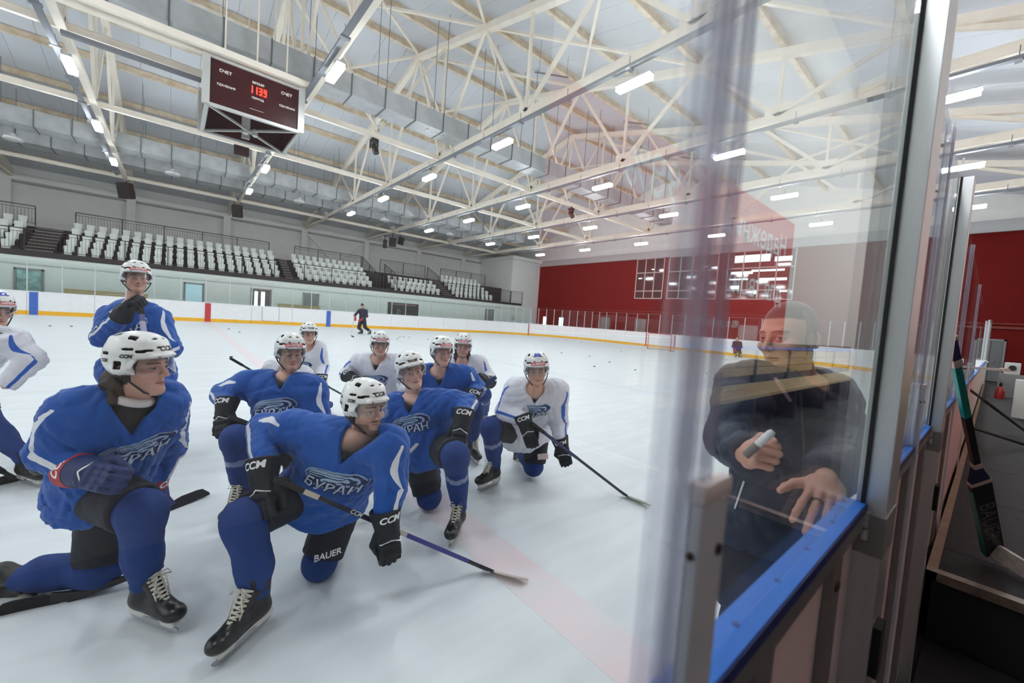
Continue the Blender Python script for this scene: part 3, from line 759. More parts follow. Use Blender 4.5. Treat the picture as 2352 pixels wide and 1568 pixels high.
for k, x in enumerate((-6.0, -.2, 6.3, 12.2, 18.0)):
    t = empty('bell_lamp', (x, 30.6, 8.3), 'small unlit white bell lamp below the narrow duct, number %s from the hall end' % ['one', 'two', 'three', 'four', 'five'][k], 'lamp', 'unlit bell lamps below the duct')
    MB().tube([(x, 30.6, 8.62), (x, 30.6, 8.5), (x, 30.6, 8.42), (x, 30.6, 8.3)], .2, 12, radii=[.06, .1, .3, .34]).build('shade', M_LAMPH, t); MB().bar((x, 30.6, 8.6), (x, 30.6, 9.0), .03).build('stem', M_TRAY, t)
# slim dark conduits that hang in the roof
for (pa, pb) in (((1240, 157), (1242, 157)),):
    for xx, y, lb in ((12.3, 13.9, 'between the third and fourth trusses'), (18.2, 13.6, 'between the fourth and fifth trusses'), (24, 13.6, 'before the last truss')):
        o = MB().bar((xx - .9, y - .6, 11.9), (xx + .7, y - 1.0, 12.2), .05).bar((xx + .6, y - 1, 12.2), (xx + .6, y - 1, roof_z(y - 1) - .1), .012).bar((xx - .7, y - .65, 11.95), (xx - .7, y - .65, roof_z(y)), .012).build('hanging_conduit', M_TRAY)
        tag(o, 'thin dark conduit hanging on wires under the roof ' + lb, 'conduit')
# pucks scattered on the ice
M_PUCK = mat('puck_rubber', (20, 24, 26), rough=.6)
puck0 = None
PUCKS = [(115, 748), (164, 749), (525.5, 755), (550, 762.5), (531, 819), (913, 778), (918, 774), (927, 773.5), (940, 774), (983, 779), (1290, 810), (1301, 781), (1336, 786), (1354, 818), (1365, 841), (1400, 831.5), (1427, 807), (1459, 849), (1643, 858), (1669, 826), (1623, 857), (790, 741)]
PD = ['beside the far blue stripe', 'next to the first, near the far blue stripe', 'just past the far red stripe', 'second past the far red stripe', 'on the pale red line', 'first of a loose row behind the far skater', 'second of the loose row behind the far skater', 'third of the loose row', 'last of the loose row', 'alone beyond the bending white player', 'alone above helmet 88', 'near the far goal line, outer one', 'near the far goal line, inner one', 'one of four out past helmet 88, upper', 'closest of those past helmet 88', 'between others out past helmet 88', 'nearest the goal', 'by the clear glass post', 'seen through the clear pane beside the coach', 'below the far goal keeper coach', 'by the edge of the clear post', 'near the far boards by the skater']
for (px, py), d in zip(PUCKS, PD):
    p = onz(px, py, .013)
    if puck0 is None:
        puck0 = MB().tube([(0, 0, 0), (0, 0, .002), (0, 0, .023), (0, 0, .025)], .038, 16, radii=[.036, .038, .038, .036]).build('puck', M_PUCK); o = puck0
    else: o = puck0.copy(); COL.objects.link(o)
    o.location = (p[0], p[1], .001)
    tag(o, 'small black puck on the ice ' + d, 'puck', 'pucks on the ice')
# ================================================================== smooth bodies from signed distances
def _cl(v): return np.clip(v, 0, 1)
def nrm(v):
    v = np.asarray(v, float); return v / (np.linalg.norm(v) + 1e-12)
def smin(a, b, k):
    if k <= 0: return np.minimum(a, b)
    h = np.maximum(k - np.abs(a - b), 0) / k
    return np.minimum(a, b) - h * h * k * .25
def smax(a, b, k): return -smin(-a, -b, k)
def d_sph(p, c, r): return np.linalg.norm(p - np.asarray(c, np.float32), axis=1) - r
def d_cap(p, a, b, ra, rb=None):
    rb = ra if rb is None else rb
    a = np.asarray(a, np.float32); b = np.asarray(b, np.float32); ab = b - a
    t = _cl(((p - a) @ ab) / (ab @ ab + 1e-12))
    return np.linalg.norm(p - a - t[:, None] * ab, axis=1) - (ra + (rb - ra) * t)
def d_ell(p, c, r, R=None):
    q = p - np.asarray(c, np.float32)
    if R is not None: q = q @ np.asarray(R, np.float32)      # columns of R: the ellipsoid's axes
    r = np.asarray(r, np.float32)
    k0 = np.linalg.norm(q / r, axis=1); k1 = np.linalg.norm(q / (r * r), axis=1)
    return k0 * (k0 - 1) / np.maximum(k1, 1e-6)
def d_box(p, c, h, R=None, rnd=.005):
    q = p - np.asarray(c, np.float32)
    if R is not None: q = q @ np.asarray(R, np.float32)
    q = np.abs(q) - (np.asarray(h, np.float32) - rnd)
    return np.linalg.norm(np.maximum(q, 0), axis=1) + np.minimum(q.max(axis=1), 0) - rnd
def frame(y, z):
    """columns x,y,z: y kept, z made square to it"""
    y = nrm(y); z = np.asarray(z, float); z = nrm(z - y * (z @ y)); return np.stack([np.cross(y, z), y, z], 1)

def sdf_mesh(f, lo, hi, h, B=6):
    """surface nets over the blocks of the grid that the surface passes through"""
    lo = np.asarray(lo, float); hi = np.asarray(hi, float)
    nb = np.ceil((hi - lo) / (h * B)).astype(int) + 1; n = nb * B + 1
    cx = [lo[i] + (np.arange(nb[i]) + .5) * B * h for i in range(3)]
    C = np.stack(np.meshgrid(*cx, indexing='ij'), -1).reshape(-1, 3).astype(np.float32)
    dc = f(C).reshape(nb)
    act = np.abs(dc) < B * h * .87 * 1.6 + .008
    D = np.repeat(np.repeat(np.repeat(np.where(dc > 0, 1.0, -1.0), B, 0), B, 1), B, 2)
    D = np.pad(D, ((0, 1), (0, 1), (0, 1)), mode='edge').astype(np.float32)
    need = np.zeros(D.shape, bool)
    A = np.repeat(np.repeat(np.repeat(act, B, 0), B, 1), B, 2)
    need[:-1, :-1, :-1] |= A
    for sx in (0, 1):
        for sy in (0, 1):
            for sz in (0, 1):
                need[sx:sx + A.shape[0], sy:sy + A.shape[1], sz:sz + A.shape[2]] |= A
    idx = np.argwhere(need)
    pts = (lo + idx * h).astype(np.float32)
    out = np.empty(len(pts), np.float32); CH = 400000
    for i in range(0, len(pts), CH): out[i:i + CH] = f(pts[i:i + CH])
    D[need] = out
    occ = D < 0
    c = np.zeros(tuple(np.array(D.shape) - 1), np.uint8)
    for sx in (0, 1):
        for sy in (0, 1):
            for sz in (0, 1): c += occ[sx:sx + c.shape[0], sy:sy + c.shape[1], sz:sz + c.shape[2]]
    cells = np.argwhere((c > 0) & (c < 8))
    cid = np.full(c.shape, -1, np.int64); cid[tuple(cells.T)] = np.arange(len(cells))
    acc = np.zeros((len(cells), 3)); cnt = np.zeros(len(cells))
    i, j, k = cells.T
    for ax in range(3):
        o1, o2 = [a for a in range(3) if a != ax]
        for u in (0, 1):
            for v in (0, 1):
                a = [i, j, k]; off = np.zeros(3); off[o1] = u; off[o2] = v
                s = [cells[:, q] + int(off[q]) for q in range(3)]; e = list(s); e[ax] = e[ax] + 1
                da = D[tuple(s)]; db = D[tuple(e)]
                m = (da < 0) != (db < 0)
                t = np.where(m, da / np.where(m, da - db, 1), 0)
                pt = np.tile(off, (len(cells), 1)); pt[:, ax] = t
                acc[m] += pt[m]; cnt[m] += 1
    V = lo + (cells + acc / np.maximum(cnt, 1)[:, None]) * h
    F = []
    for ax in range(3):
        o1, o2 = [(1, 2), (2, 0), (0, 1)][ax]
        sl0 = [slice(None)] * 3; sl1 = [slice(None)] * 3; sl0[ax] = slice(0, -1); sl1[ax] = slice(1, None)
        m = occ[tuple(sl0)] != occ[tuple(sl1)]
        E_ = np.argwhere(m); E_ = E_[(E_[:, o1] > 0) & (E_[:, o2] > 0) & (E_[:, o1] < c.shape[o1]) & (E_[:, o2] < c.shape[o2])]
        if not len(E_): continue
        def g(d1, d2):
            q = E_.copy(); q[:, o1] -= d1; q[:, o2] -= d2; return cid[tuple(q.T)]
        q = np.stack([g(1, 1), g(0, 1), g(0, 0), g(1, 0)], 1)
        fl = ~occ[tuple(E_.T)]
        q[fl] = q[fl][:, ::-1]
        F.append(q[(q >= 0).all(1)])
    return V, np.concatenate(F)

def np_mesh(name, V, F, m, parent=None, attrs=None, smooth=True):
    me = bpy.data.meshes.new(name)
    ids = np.unique(F)
    if len(ids) < len(V):
        mp = np.zeros(len(V), np.int64); mp[ids] = np.arange(len(ids)); V = V[ids]; F = mp[F]
        if attrs: attrs = {k: np.asarray(v)[ids] for k, v in attrs.items()}
    nv, nf = len(V), len(F)
    me.vertices.add(nv); me.vertices.foreach_set('co', np.ascontiguousarray(V, np.float32).ravel())
    me.loops.add(nf * 4); me.loops.foreach_set('vertex_index', np.ascontiguousarray(F, np.int32).ravel())
    me.polygons.add(nf); me.polygons.foreach_set('loop_start', np.arange(0, nf * 4, 4, dtype=np.int32))
    me.update(calc_edges=True)
    if smooth: me.polygons.foreach_set('use_smooth', np.ones(nf, bool))
    if attrs:
        for k, v in attrs.items():
            v = np.asarray(v)
            if v.ndim == 1: me.attributes.new(k, 'FLOAT', 'POINT').data.foreach_set('value', v.astype(np.float32))
            else:
                c = np.ones((nv, 4), np.float32); c[:, :3] = v; me.attributes.new(k, 'FLOAT_COLOR', 'POINT').data.foreach_set('color', c.ravel())
    me.materials.append(m)
    o = bpy.data.objects.new(name, me); COL.objects.link(o)
    if parent is not None: parent_to(o, parent)
    return o

def folds(p, amp, seed=0, k=34.0):
    """cloth wrinkles: a few warped waves"""
    r = np.random.default_rng(seed); d = np.zeros(len(p), np.float32)
    w = np.zeros_like(p)
    for _ in range(3):
        a = r.normal(size=3) * 9; w += np.sin((p @ a.astype(np.float32))[:, None] + r.uniform(0, 6, 3).astype(np.float32)) * .045
    q = p + w
    for i in range(4):
        a = nrm(r.normal(size=3) * np.array([1, 1, .6])) * k * r.uniform(.6, 1.5)
        s = np.sin(q @ a.astype(np.float32) + r.uniform(0, 6)); d += (1 - np.abs(s)) ** 2 * r.uniform(.5, 1)
    return amp * (d / 2.0 - .35)

# ------------------------------------------------------------------ head
EYE = np.array([.0315, .079, .006])
def head_sdf(p, closed=False, jaw=1.0):
    x = np.abs(p[:, 0]); q = p.copy(); q[:, 0] = x
    d = d_ell(p, (0, -.012, .036), (.076, .097, .095))
    d = smin(d, d_ell(p, (0, .030, -.040), (.055 * jaw, .060, .078)), .03)
    d = smin(d, d_cap(q, (.047 * jaw, -.008, -.048), (.019 * jaw, .064, -.097), .020, .017), .028)
    d = smin(d, d_sph(p, (0, .078, -.096), .020), .025)
    d = smin(d, d_ell(q, (.043, .058, -.020), (.024, .026, .020)), .02)
    d = smin(d, d_cap(p, (-.03, .079, .026), (.03, .079, .026), .0145), .018)          # brow
    d = smax(d, -d_ell(q, (.0335, .104, .004), (.0205, .020, .0125)), .014)              # sockets
    lid = d_sph(q, EYE, .0137)
    if not closed: lid = np.maximum(lid, -(np.abs(q[:, 2] - .0055 + .012 * (x - .0315) ** 2 * 60) - (.0052 - 6.0 * np.maximum(np.abs(x - .0315) - .006, 0) ** 2 * 6)))
    d = smin(d, d_sph(q, EYE, .0122), .004); d = smin(d, lid, .003)
    d = smin(d, d_cap(p, (0, .090, .016), (0, .112, -.024), .0075, .0105), .012)        # nose
    d = smin(d, d_sph(q, (.0115, .101, -.0285), .0082), .008)
    d = smax(d, -d_sph(q, (.006, .106, -.0385), .0035), .004)
    d = smin(d, d_cap(q, (0, .0935, -.0545), (.021, .082, -.0600), .0065, .0035), .008)  # lips
    d = smin(d, d_cap(q, (0, .0915, -.0675), (.018, .082, -.0625), .0075, .0035), .008)
    d = smax(d, -d_cap(q, (0, .1015, -.0608), (.024, .0865, -.0612), .0022), .004)
    d = smax(d, -d_cap(q, (.021, .094, -.036), (.031, .082, -.056), .0025), .012)        # fold beside the nose
    ear = d_ell(q, (.078, -.012, -.004), (.010, .019, .031), np.array([[.94, -.34, 0], [.34, .94, 0], [0, 0, 1]]))
    ear = smax(ear, -d_ell(q, (.086, -.008, -.002), (.007, .010, .018)), .005)
    d = smin(d, ear, .008)
    d = smin(d, d_cap(p, (0, -.020, -.07), (0, -.046, -.19), .051, .060), .03)
    d = smin(d, d_sph(p, (0, .013, -.135), .012), .04)
    return d
def head_paint(V, skin, hair, brow, beard=0.0, long_hair=False, closed=False, gaze=0.0):
    x, y, z = V.T; ax = np.abs(x); n = len(V)
    skin = np.array(s2l(skin)); hair = np.array(s2l(hair)); brow = np.array(s2l(brow))
    col = np.tile(skin, (n, 1))
    def mixc(w, c):
        col[:] = col * (1 - w[:, None]) + np.array(c)[None] * w[:, None]
    g = lambda d, s: np.exp(-np.maximum(d, 0) ** 2 / (2 * s * s))
    # flush on cheeks, nose, ears
    mixc(.35 * g(np.sqrt((ax - .045) ** 2 + (z + .03) ** 2), .016) * (y > .04), skin * np.array([1.06, .72, .68]))
    mixc(.35 * g(np.sqrt(x ** 2 + (z + .025) ** 2 + (y - .115) ** 2), .012), skin * np.array([1.05, .70, .66]))
    mixc(.4 * (ax > .073) * (np.abs(z) < .04), skin * np.array([1.05, .66, .62]))
    mixc(.45 * g(np.sqrt(((ax - .0315) / 1.6) ** 2 + ((z - .006)) ** 2), .010) * (y > .05), skin * np.array([.62, .50, .48]))
    ds = np.abs(z + .0612) - .006 + 9 * x * x * .8
    mixc(.75 * _cl(1 - ds / .004) * (y > .078) * (ax < .025), skin * np.array([.80, .42, .42]))
    mixc(.9 * g(np.abs(z + .0608), .0016) * (y > .075) * (ax < .024), skin * .22)
    if beard > 0:
        jl = _cl((-.034 - z) / .014) * _cl((y + .02 + .0 * z) / .02) * _cl((z + .128) / .012)
        mous = g(np.abs(z + .0465) + np.maximum(ax - .024, 0), .0055) * (y > .07)
        lipfree = 1 - _cl(1 - (np.abs(z + .0612) + 6 * x * x - .0085) / .004) * (y > .07) * (ax < .028)
        cheek = _cl((ax - .018 - (z + .1) * .2) / .015) * _cl((-.050 - z) / .01) + _cl((-.082 - z) / .008)
        w = np.maximum(_cl(jl * np.maximum(cheek, .35)), mous) * lipfree
        nz = .7 + .3 * np.modf(np.abs(np.sin(x * 12989.8 + y * 7823.3 + z * 3719.1)) * 43758.5)[0]
        mixc(_cl(w * beard * nz), hair * .8 + skin * .08)
    bz = .0295 - 3.5 * (ax - .030) ** 2 * 2.4
    wb = _cl(1 - (np.abs(z - bz) - .0025) / .0022) * (ax > .011) * (ax < .050) * (y > .06)
    mixc(.85 * wb, brow)
    ex = np.sqrt((ax - EYE[0]) ** 2 + (y - EYE[1]) ** 2 + (z - EYE[2]) ** 2)
    dz = np.abs(z - .0055)
    if not closed:
        ew = (ex < .0128) & (y > .078) & (dz < .0050) & (np.abs(ax - .0315) < .0125)
        col[ew] = s2l((205, 200, 196))
        gx = gaze * .006
        ir = np.sqrt((x - np.sign(x) * EYE[0] - gx) ** 2 + (z - .0062) ** 2)
        col[ew & (ir < .0056)] = s2l((70, 84, 92)); col[ew & (ir < .0026)] = s2l((14, 14, 16))
        lash = (np.abs(z - .0108 + 22 * (ax - .0315) ** 2) < .0014) & (np.abs(ax - .0315) < .0135) & (y > .07)
        col[lash] = brow * .5
    else:
        lash = (np.abs(z - .0015 - 16 * (ax - .0315) ** 2) < .0014) & (np.abs(ax - .0315) < .0125) & (y > .07)
        col[lash] = brow * .4
    hl = .070 - .25 * np.maximum(.06 - y, 0) - np.where(y < .0, 10, 0) * .012
    hw = _cl((z - hl) / .006) * (ax < .085)
    hw = np.where((y < .012) & (z > -.055 - .2 * np.maximum(-y - .05, 0)) & ~((ax > .071) & (y > -.035)), 1, hw)
    hw = np.where((np.abs(y - .008) < .010) & (z > -.022) & (ax > .06), .8, hw)
    mixc(_cl(hw), hair)
    return col
_heads = {}
def head_geo(h, closed, jaw):
    k = (h, closed, jaw)
    if k not in _heads: _heads[k] = sdf_mesh(lambda p: head_sdf(p, closed, jaw), (-.11, -.14, -.215), (.11, .135, .145), h)
    return _heads[k]

# ------------------------------------------------------------------ helmet (head axes)
def helmet_outer(p):
    x = np.abs(p[:, 0]); q = p.copy(); q[:, 0] = x
    d = d_ell(p, (0, -.008, .040), (.104, .127, .113))
    d = smin(d, d_box(p, (0, -.006, .075), (.060, .095, .060), rnd=.05), .03)
    d = smin(d, d_cap(q, (.088, -.02, -.012), (.085, .045, .012), .020, .016), .02)      # ear guards
    d = smin(d, d_cap(q, (.045, .06, .105), (.042, -.07, .115), .016, .016), .02)        # ridges over the crown
    d = smin(d, d_cap(q, (0, .118, .052), (.060, .100, .050), .008), .012)               # brim
    return d
def helmet_sdf(p):
    x = np.abs(p[:, 0]); q = p.copy(); q[:, 0] = x; y = p[:, 1]; z = p[:, 2]
    d = helmet_outer(p)
    cut = np.where(y > .045, .036, np.where(y > -.05, -.030, -.045))
    edge = np.interp(y, [-.14, -.06, -.045, .03, .055, .14], [-.050, -.046, -.034, -.034, .036, .042])
    d = smax(d, (edge - z) * .75, .006)
    inner = d_ell(p, (0, -.008, .034), (.088, .108, .101)); d = smax(d, -inner, .004)
    for c, r, R in (((.036, .108, .087), (.014, .012, .0035), None), ((.062, .088, .075), (.012, .02, .004), None), ((.075, .060, .070), (.012, .016, .006), None),
                    ((.084, .020, .080), (.02, .020, .0045), None), ((.030, .085, .124), (.016, .012, .004), None), ((.060, .02, .124), (.008, .018, .012), None), ((.040, -.06, .142), (.012, .02, .012), None),
                    ((.098, -.012, .012), (.012, .016, .017), None), ((.090, -.075, .060), (.02, .022, .006), None)):
        d = smax(d, -d_box(q, c, r, R, .003), .003)
    return d
def helmet_attr(V):
    q = V.astype(np.float32); inset = helmet_outer(q)
    edge = np.interp(q[:, 1], [-.14, -.06, -.045, .03, .055, .14], [-.050, -.046, -.034, -.034, .036, .042])
    return np.where(q[:, 2] > edge + .006, -inset - .0032, -inset - .0065)   # carved vents and the padding inside read dark
def visor_geo():
    V = []; F = []; n = 21; zz = np.linspace(.044, -.036, 8)
    for s in (0, 1):
        for j, z in enumerate(zz):
            for i in range(n):
                a = math.radians(-78 + 156 * i / (n - 1)); k = j / 7
                zc = z + (.030 * (abs(a) / 1.36) ** 4) * k
                rx = .104 + .004 * k - s * .0022; ry = .124 + .012 * k - s * .0022
                V.append((rx * math.sin(a), -.004 + ry * math.cos(a), zc))
    m = n * len(zz)
    for s in (0, 1):
        for j in range(len(zz) - 1):
            for i in range(n - 1):
                q = [s * m + j * n + i, s * m + j * n + i + 1, s * m + (j + 1) * n + i + 1, s * m + (j + 1) * n + i]; F.append(q if s == 0 else q[::-1])
    for i in range(n - 1):
        for j in (0, len(zz) - 1):
            q = [j * n + i, j * n + i + 1, m + j * n + i + 1, m + j * n + i]; F.append(q)
    return np.array(V), np.array(F)
_HEL = sdf_mesh(helmet_sdf, (-.13, -.155, -.075), (.13, .15, .18), .0042)
_HELA = helmet_attr(_HEL[0]); _VIS = visor_geo()
M_HEL = masked_mat('helmet_white', (236, 236, 234), (22, 22, 24), rough=.25, spec=.5, bump=0, sheen=0, noise=.0, edge=.0012)
M_VIS = glass_mat('visor_clear', tint=(.93, .94, .95), ior=1.5)
M_STRAP = mat('strap_black', (24, 24, 28), rough=.6)
M_SCREW = mat('screw_grey', (120, 110, 108), rough=.4, metal=.6)
M_BADGE = mat('badge_red', (206, 52, 48), rough=.4)
M_PRINTW = mat('print_white', (236, 236, 238), rough=.5)
M_PRINTK = mat('print_black', (28, 28, 32), rough=.5)
M_PRINTB = mat('print_blue', (40, 70, 190), rough=.5)
_HBVH = None
def project(V2, F2, bvh, org, ax, ay, n, lift=.0012, back=.25, curve=None):
    """lay a flat print (V2: x,y) onto a surface along -n"""
    ax = np.asarray(ax, float); ay = np.asarray(ay, float); n = nrm(n); out = []
    for x, y in V2:
        o = np.asarray(org) + ax * x + ay * y + n * back
        hit, hn, _, dist = bvh.ray_cast(Vector(o), Vector(-n), back * 2.2)
        if hit is None: hit = Vector(o - n * back); hn = Vector(n)
        if hn.dot(Vector(n)) < 0: hn = -hn
        out.append(np.array(hit) + np.array(hn) * lift)
    return np.array(out)
def bvh_of(V, F): return BVHTree.FromPolygons([tuple(map(float, v)) for v in V], [tuple(map(int, f)) for f in F])
def subdiv2(V, F, maxlen):
    """split a flat print finely enough to follow a curved surface"""
    me = bmesh.new(); vs = [me.verts.new((v[0], v[1], 0)) for v in V]
    for f in F:
        try: me.faces.new([vs[i] for i in f])
        except Exception: pass
    bmesh.ops.triangulate(me, faces=me.faces)
    for _ in range(5):
        es = [e for e in me.edges if e.calc_length() > maxlen]
        if not es: break
        bmesh.ops.subdivide_edges(me, edges=es, cuts=1); bmesh.ops.triangulate(me, faces=[f for f in me.faces if len(f.verts) > 3])
    me.verts.ensure_lookup_table(); me.verts.index_update()
    V2 = np.array([v.co[:2] for v in me.verts]); F2 = [tuple(v.index for v in f.verts) for f in me.faces]; me.free(); return V2, F2
def pill(w, h, n=8):
    V = []
    for cx, a0 in ((w / 2 - h / 2, -90), (-(w / 2 - h / 2), 90)):
        for i in range(n + 1): a = math.radians(a0 + 180 * i / n); V.append((cx + h / 2 * math.cos(a), h / 2 * math.sin(a)))
    return np.array(V), [tuple(range(len(V)))]
_prints = {}
def hel_print(key, V, F, org, n, ax, maxlen=.006, lift=.0012):
    global _HBVH
    if _HBVH is None: _HBVH = bvh_of(*_HEL)
    if key not in _prints:
        V2, F2 = subdiv2(V, F, maxlen); n = nrm(n); ax = nrm(ax); ay = np.cross(n, ax)
        _prints[key] = (project(V2, F2, _HBVH, org, ax, ay, n, lift), F2)
    return _prints[key]
_txt = {}
def txt(s, size, **k):
    key = (s, size, tuple(sorted(k.items())))
    if key not in _txt: _txt[key] = text_mesh(s, size, **k)
    return _txt[key]
# ------------------------------------------------------------------ glove: +y along the hand, +z back of the hand, thumb at -x; stick runs along x at GRIP
GRIP = np.array([0, .152, -.036])
def glove_sdf(p, open_=0.0):
    y = p[:, 1]; z = p[:, 2]; x = p[:, 0]
    d = d_cap(p, (0, -.075, 0), (0, .035, 0), .078, .056)                                  # flared cuff
    d = smax(d, -d_cap(p, (0, -.17, 0), (0, -.05, 0), .070, .052), .006)
    d = smax(d, -y - .085, .012)
    d = smin(d, d_box(p, (0, .075, -.002), (.055, .055, .024), rnd=.022), .02)
    for yy, w in ((.022, .057), (.055, .056), (.090, .052)):                                # padded rolls on the back
        d = smin(d, d_cap(p, (-w + .018, yy, .021), (w - .018, yy, .021), .0185), .005)
    for i in range(4):
        fx = -.039 + .026 * i; L_ = (.0, .006, .003, -.008)[i]
        ch = [(fx, .108, .010), (fx, .158 + L_, .004), (fx, .186 + L_, -.030), (fx, .160 + L_, -.066), (fx, .122, -.064)]
        for a, b_, ra, rb in zip(ch[:-1], ch[1:], (.0175, .0165, .0150, .0140), (.0165, .0155, .0145, .0135)): d = smin(d, d_cap(p, a, b_, ra, rb), .004)
        d = smin(d, d_box(p, (fx, .135, .020), (.0115, .018, .008), rnd=.006), .003)
        d = smin(d, d_box(p, (fx, .176 + L_, .004), (.0112, .013, .014), rnd=.007), .003)
    for a, b_, ra, rb in (((-.050, .035, -.008), (-.070, .085, -.026), .021, .019), ((-.070, .085, -.026), (-.050, .140, -.058), .019, .016)): d = smin(d, d_cap(p, a, b_, ra, rb), .006)
    return d
_GLV = sdf_mesh(glove_sdf, (-.13, -.12, -.11), (.12, .225, .08), .0055)
M_GLV = mat('glove_black', (26, 30, 38), rough=.6, spec=.35, noise=.2, nscale=14, bump=.15, bscale=220)
M_GLVN = mat('glove_navy', (30, 46, 96), rough=.6, noise=.15, nscale=14, bump=.15, bscale=220)
M_GLVR = mat('glove_red', (176, 40, 52), rough=.6, noise=.1, nscale=14)
_gbvh = None
def glove_print(key, V, F, org, ax, n=(0, 0, 1), ml=.008, lift=.0016):
    global _gbvh
    if _gbvh is None: _gbvh = bvh_of(*_GLV)
    if key not in _prints:
        V2, F2 = subdiv2(V, F, ml); n = nrm(n); ax = nrm(ax); ay = np.cross(n, ax)
        _prints[key] = (project(V2, F2, _gbvh, org, ax, ay, n, lift, back=.15), F2)
    return _prints[key]
def place(V, o, R):                              # R columns: local x,y,z in world
    return np.asarray(o)[None] + V @ np.asarray(R).T
def add_glove(parent, wrist, ydir, zdir, left=False, m=None, cuffm=None, text='CCM', flip_text=False):
    """ydir along the hand, zdir out of the back of the hand; returns the grip point and the stick direction in the palm"""
    R = frame(ydir, zdir); S = np.diag([-1.0 if left else 1.0, 1, 1]); m = m or M_GLV
    V, F = _GLV
    o = np_mesh('glove', place(V @ S, wrist, R), F if not left else F[:, ::-1], m, parent)
    if cuffm is not None:
        k = V[:, 1] < -.018; fk = k[F].all(1)
        ids = np.unique(F[fk]); mp = -np.ones(len(V), int); mp[ids] = np.arange(len(ids))
        nv = V[ids] * np.array([1.018, 1, 1.018]); f2 = mp[F[fk]]
        np_mesh('glove_cuff', place(nv @ S, wrist, R), f2 if not left else f2[:, ::-1], cuffm, o)
    if text:
        tv, tf = txt(text, .045, bold=.0016, shear=.25, spacing=1.02)
        sx = -1.0 if left else 1.0                   # lettering is written unmirrored on both hands
        a = (-1, 0, 0) if not flip_text else (1, 0, 0)
        tv2 = tv.copy()
        if left: tv2 = tv.copy(); tv2[:, 0] *= -1
        pv, pf = glove_print(('gt', text, left, flip_text), tv2, [f[::-1] if left else f for f in tf], (0, -.047, 0), a)
        mesh_obj('lettering', place(pv @ S, wrist, R), pf, M_PRINTW, o, fix=False)
    ch = np.array([(-.05, .004), (0, -.012), (.05, .012), (.05, .018), (0, -.006), (-.05, .010)])
    pv, pf = glove_print('chev', ch, [(0, 1, 4, 5), (1, 2, 3, 4)], (0, .07, 0), (1, 0, 0))
    mesh_obj('glove_stripe', place(pv @ S, wrist, R), pf, M_PRINTW, o, fix=False)
    return np.asarray(wrist) + R @ (S @ GRIP), R[:, 0] * (-1 if left else 1)

# ------------------------------------------------------------------ skate: origin under the ankle on the ice, +y to the toe, +z up
def boot_sdf(p):
    x = p[:, 0]; y = p[:, 1]; z = p[:, 2]
    d = d_cap(p, (0, -.055, .108), (0, .10, .100), .042, .043)
    d = smin(d, d_ell(p, (0, .150, .098), (.047, .062, .038)), .02)                       # toe cap
    d = smin(d, d_cap(p, (0, -.040, .125), (0, -.036, .245), .046, .052), .03)            # ankle
    d = smin(d, d_cap(p, (0, .10, .112), (0, .012, .215), .030, .036), .03)               # tongue slope
    d = smin(d, d_cap(p, (0, -.075, .24), (0, -.078, .275), .024, .016), .02)             # tendon guard
    d = smax(d, .066 - z, .008)
    top = d_cap(p, (0, -.02, .245), (0, -.018, .33), .046, .05); d = smax(d, -top, .006)
    d = smax(d, z - .262 - .25 * np.maximum(-y - .03, 0), .008)
    groove = np.minimum(np.abs(y - .112 + .3 * (z - .1)) - .0012, .02); d = smax(d, -(np.maximum(groove, d - .0 - .0) + .0), .002) if False else d
    return d
_BOOT = sdf_mesh(boot_sdf, (-.075, -.13, .05), (.075, .225, .30), .006)
def holder_mesh():
    out = [(-.115, .066), (.172, .066), (.180, .052), (.165, .034), (.10, .030), (.085, .046), (.035, .050), (-.012, .046), (-.03, .030), (-.105, .030), (-.122, .045)]
    return MB().poly_prism(out, -.013, .013, fn=lambda a, y, c: (y, a, c))
def blade_mesh():
    up = [(-.118, .032), (.176, .032)]; lo = [(.190, .026), (.176, .010), (.150, .002), (.0, 0.0), (-.09, .002), (-.118, .012)]
    return MB().poly_prism(up + lo, -.0026, .0026, fn=lambda a, y, c: (y, a, c))
def tongue_mesh():
    return sdf_mesh(lambda p: smin(d_box(p, (0, .014, .252), (.034, .009, .040), frame((0, .95, -.3), (0, .3, .95)), .008), d_cap(p, (-.02, .06, .165), (.02, .06, .165), .008), .02), (-.05, -.03, .15), (.05, .08, .33), .006)
_TNG = tongue_mesh()
def laces_mesh(loose):
    b = MB(); a0 = np.array([0, .112, .139]); a1 = np.array([0, .036, .246]); n = 8
    for i in range(n):
        t = i / (n - 1); t2 = min(1, (i + 1) / (n - 1)); c = a0 + (a1 - a0) * t; c2 = a0 + (a1 - a0) * t2
        w = .027 + .006 * t; up = np.array([0, .012, .008])
        for s in (-1, 1): b.tube([c + (s * w, -.012, -.008), c * .5 + c2 * .5 + up, c2 + (-s * w, -.012, -.008)], .0042, 5)
    top = a1 + np.array([0, .012, .006])
    for s in (-1, 1):                                # bow and hanging ends
        b.tube([top, top + (s * .03, .02, .012), top + (s * .045, .022, -.012), top + (s * .012, .016, -.004)], .0038, 5)
        b.tube([top, top + (s * .02, .026, -.012), top + (s * .030, .030, -.06 - .03 * loose), top + (s * .026, .045, -.095 - .05 * loose)], .0034, 5)
    return b
M_BOOT = mat('boot_black', (24, 24, 26), rough=.42, spec=.5, noise=.25, nscale=20, c2=(38, 38, 40), bump=.1, bscale=150)
M_TOE = mat('toe_black', (20, 20, 21), rough=.3, spec=.5)
M_HOLD = mat('holder_white', (214, 214, 208), rough=.4, noise=.12, nscale=20)
M_STEEL = mat('blade_steel', (200, 202, 206), rough=.2, metal=.9)
M_LACE = mat('lace_cream', (206, 202, 188), rough=.8)
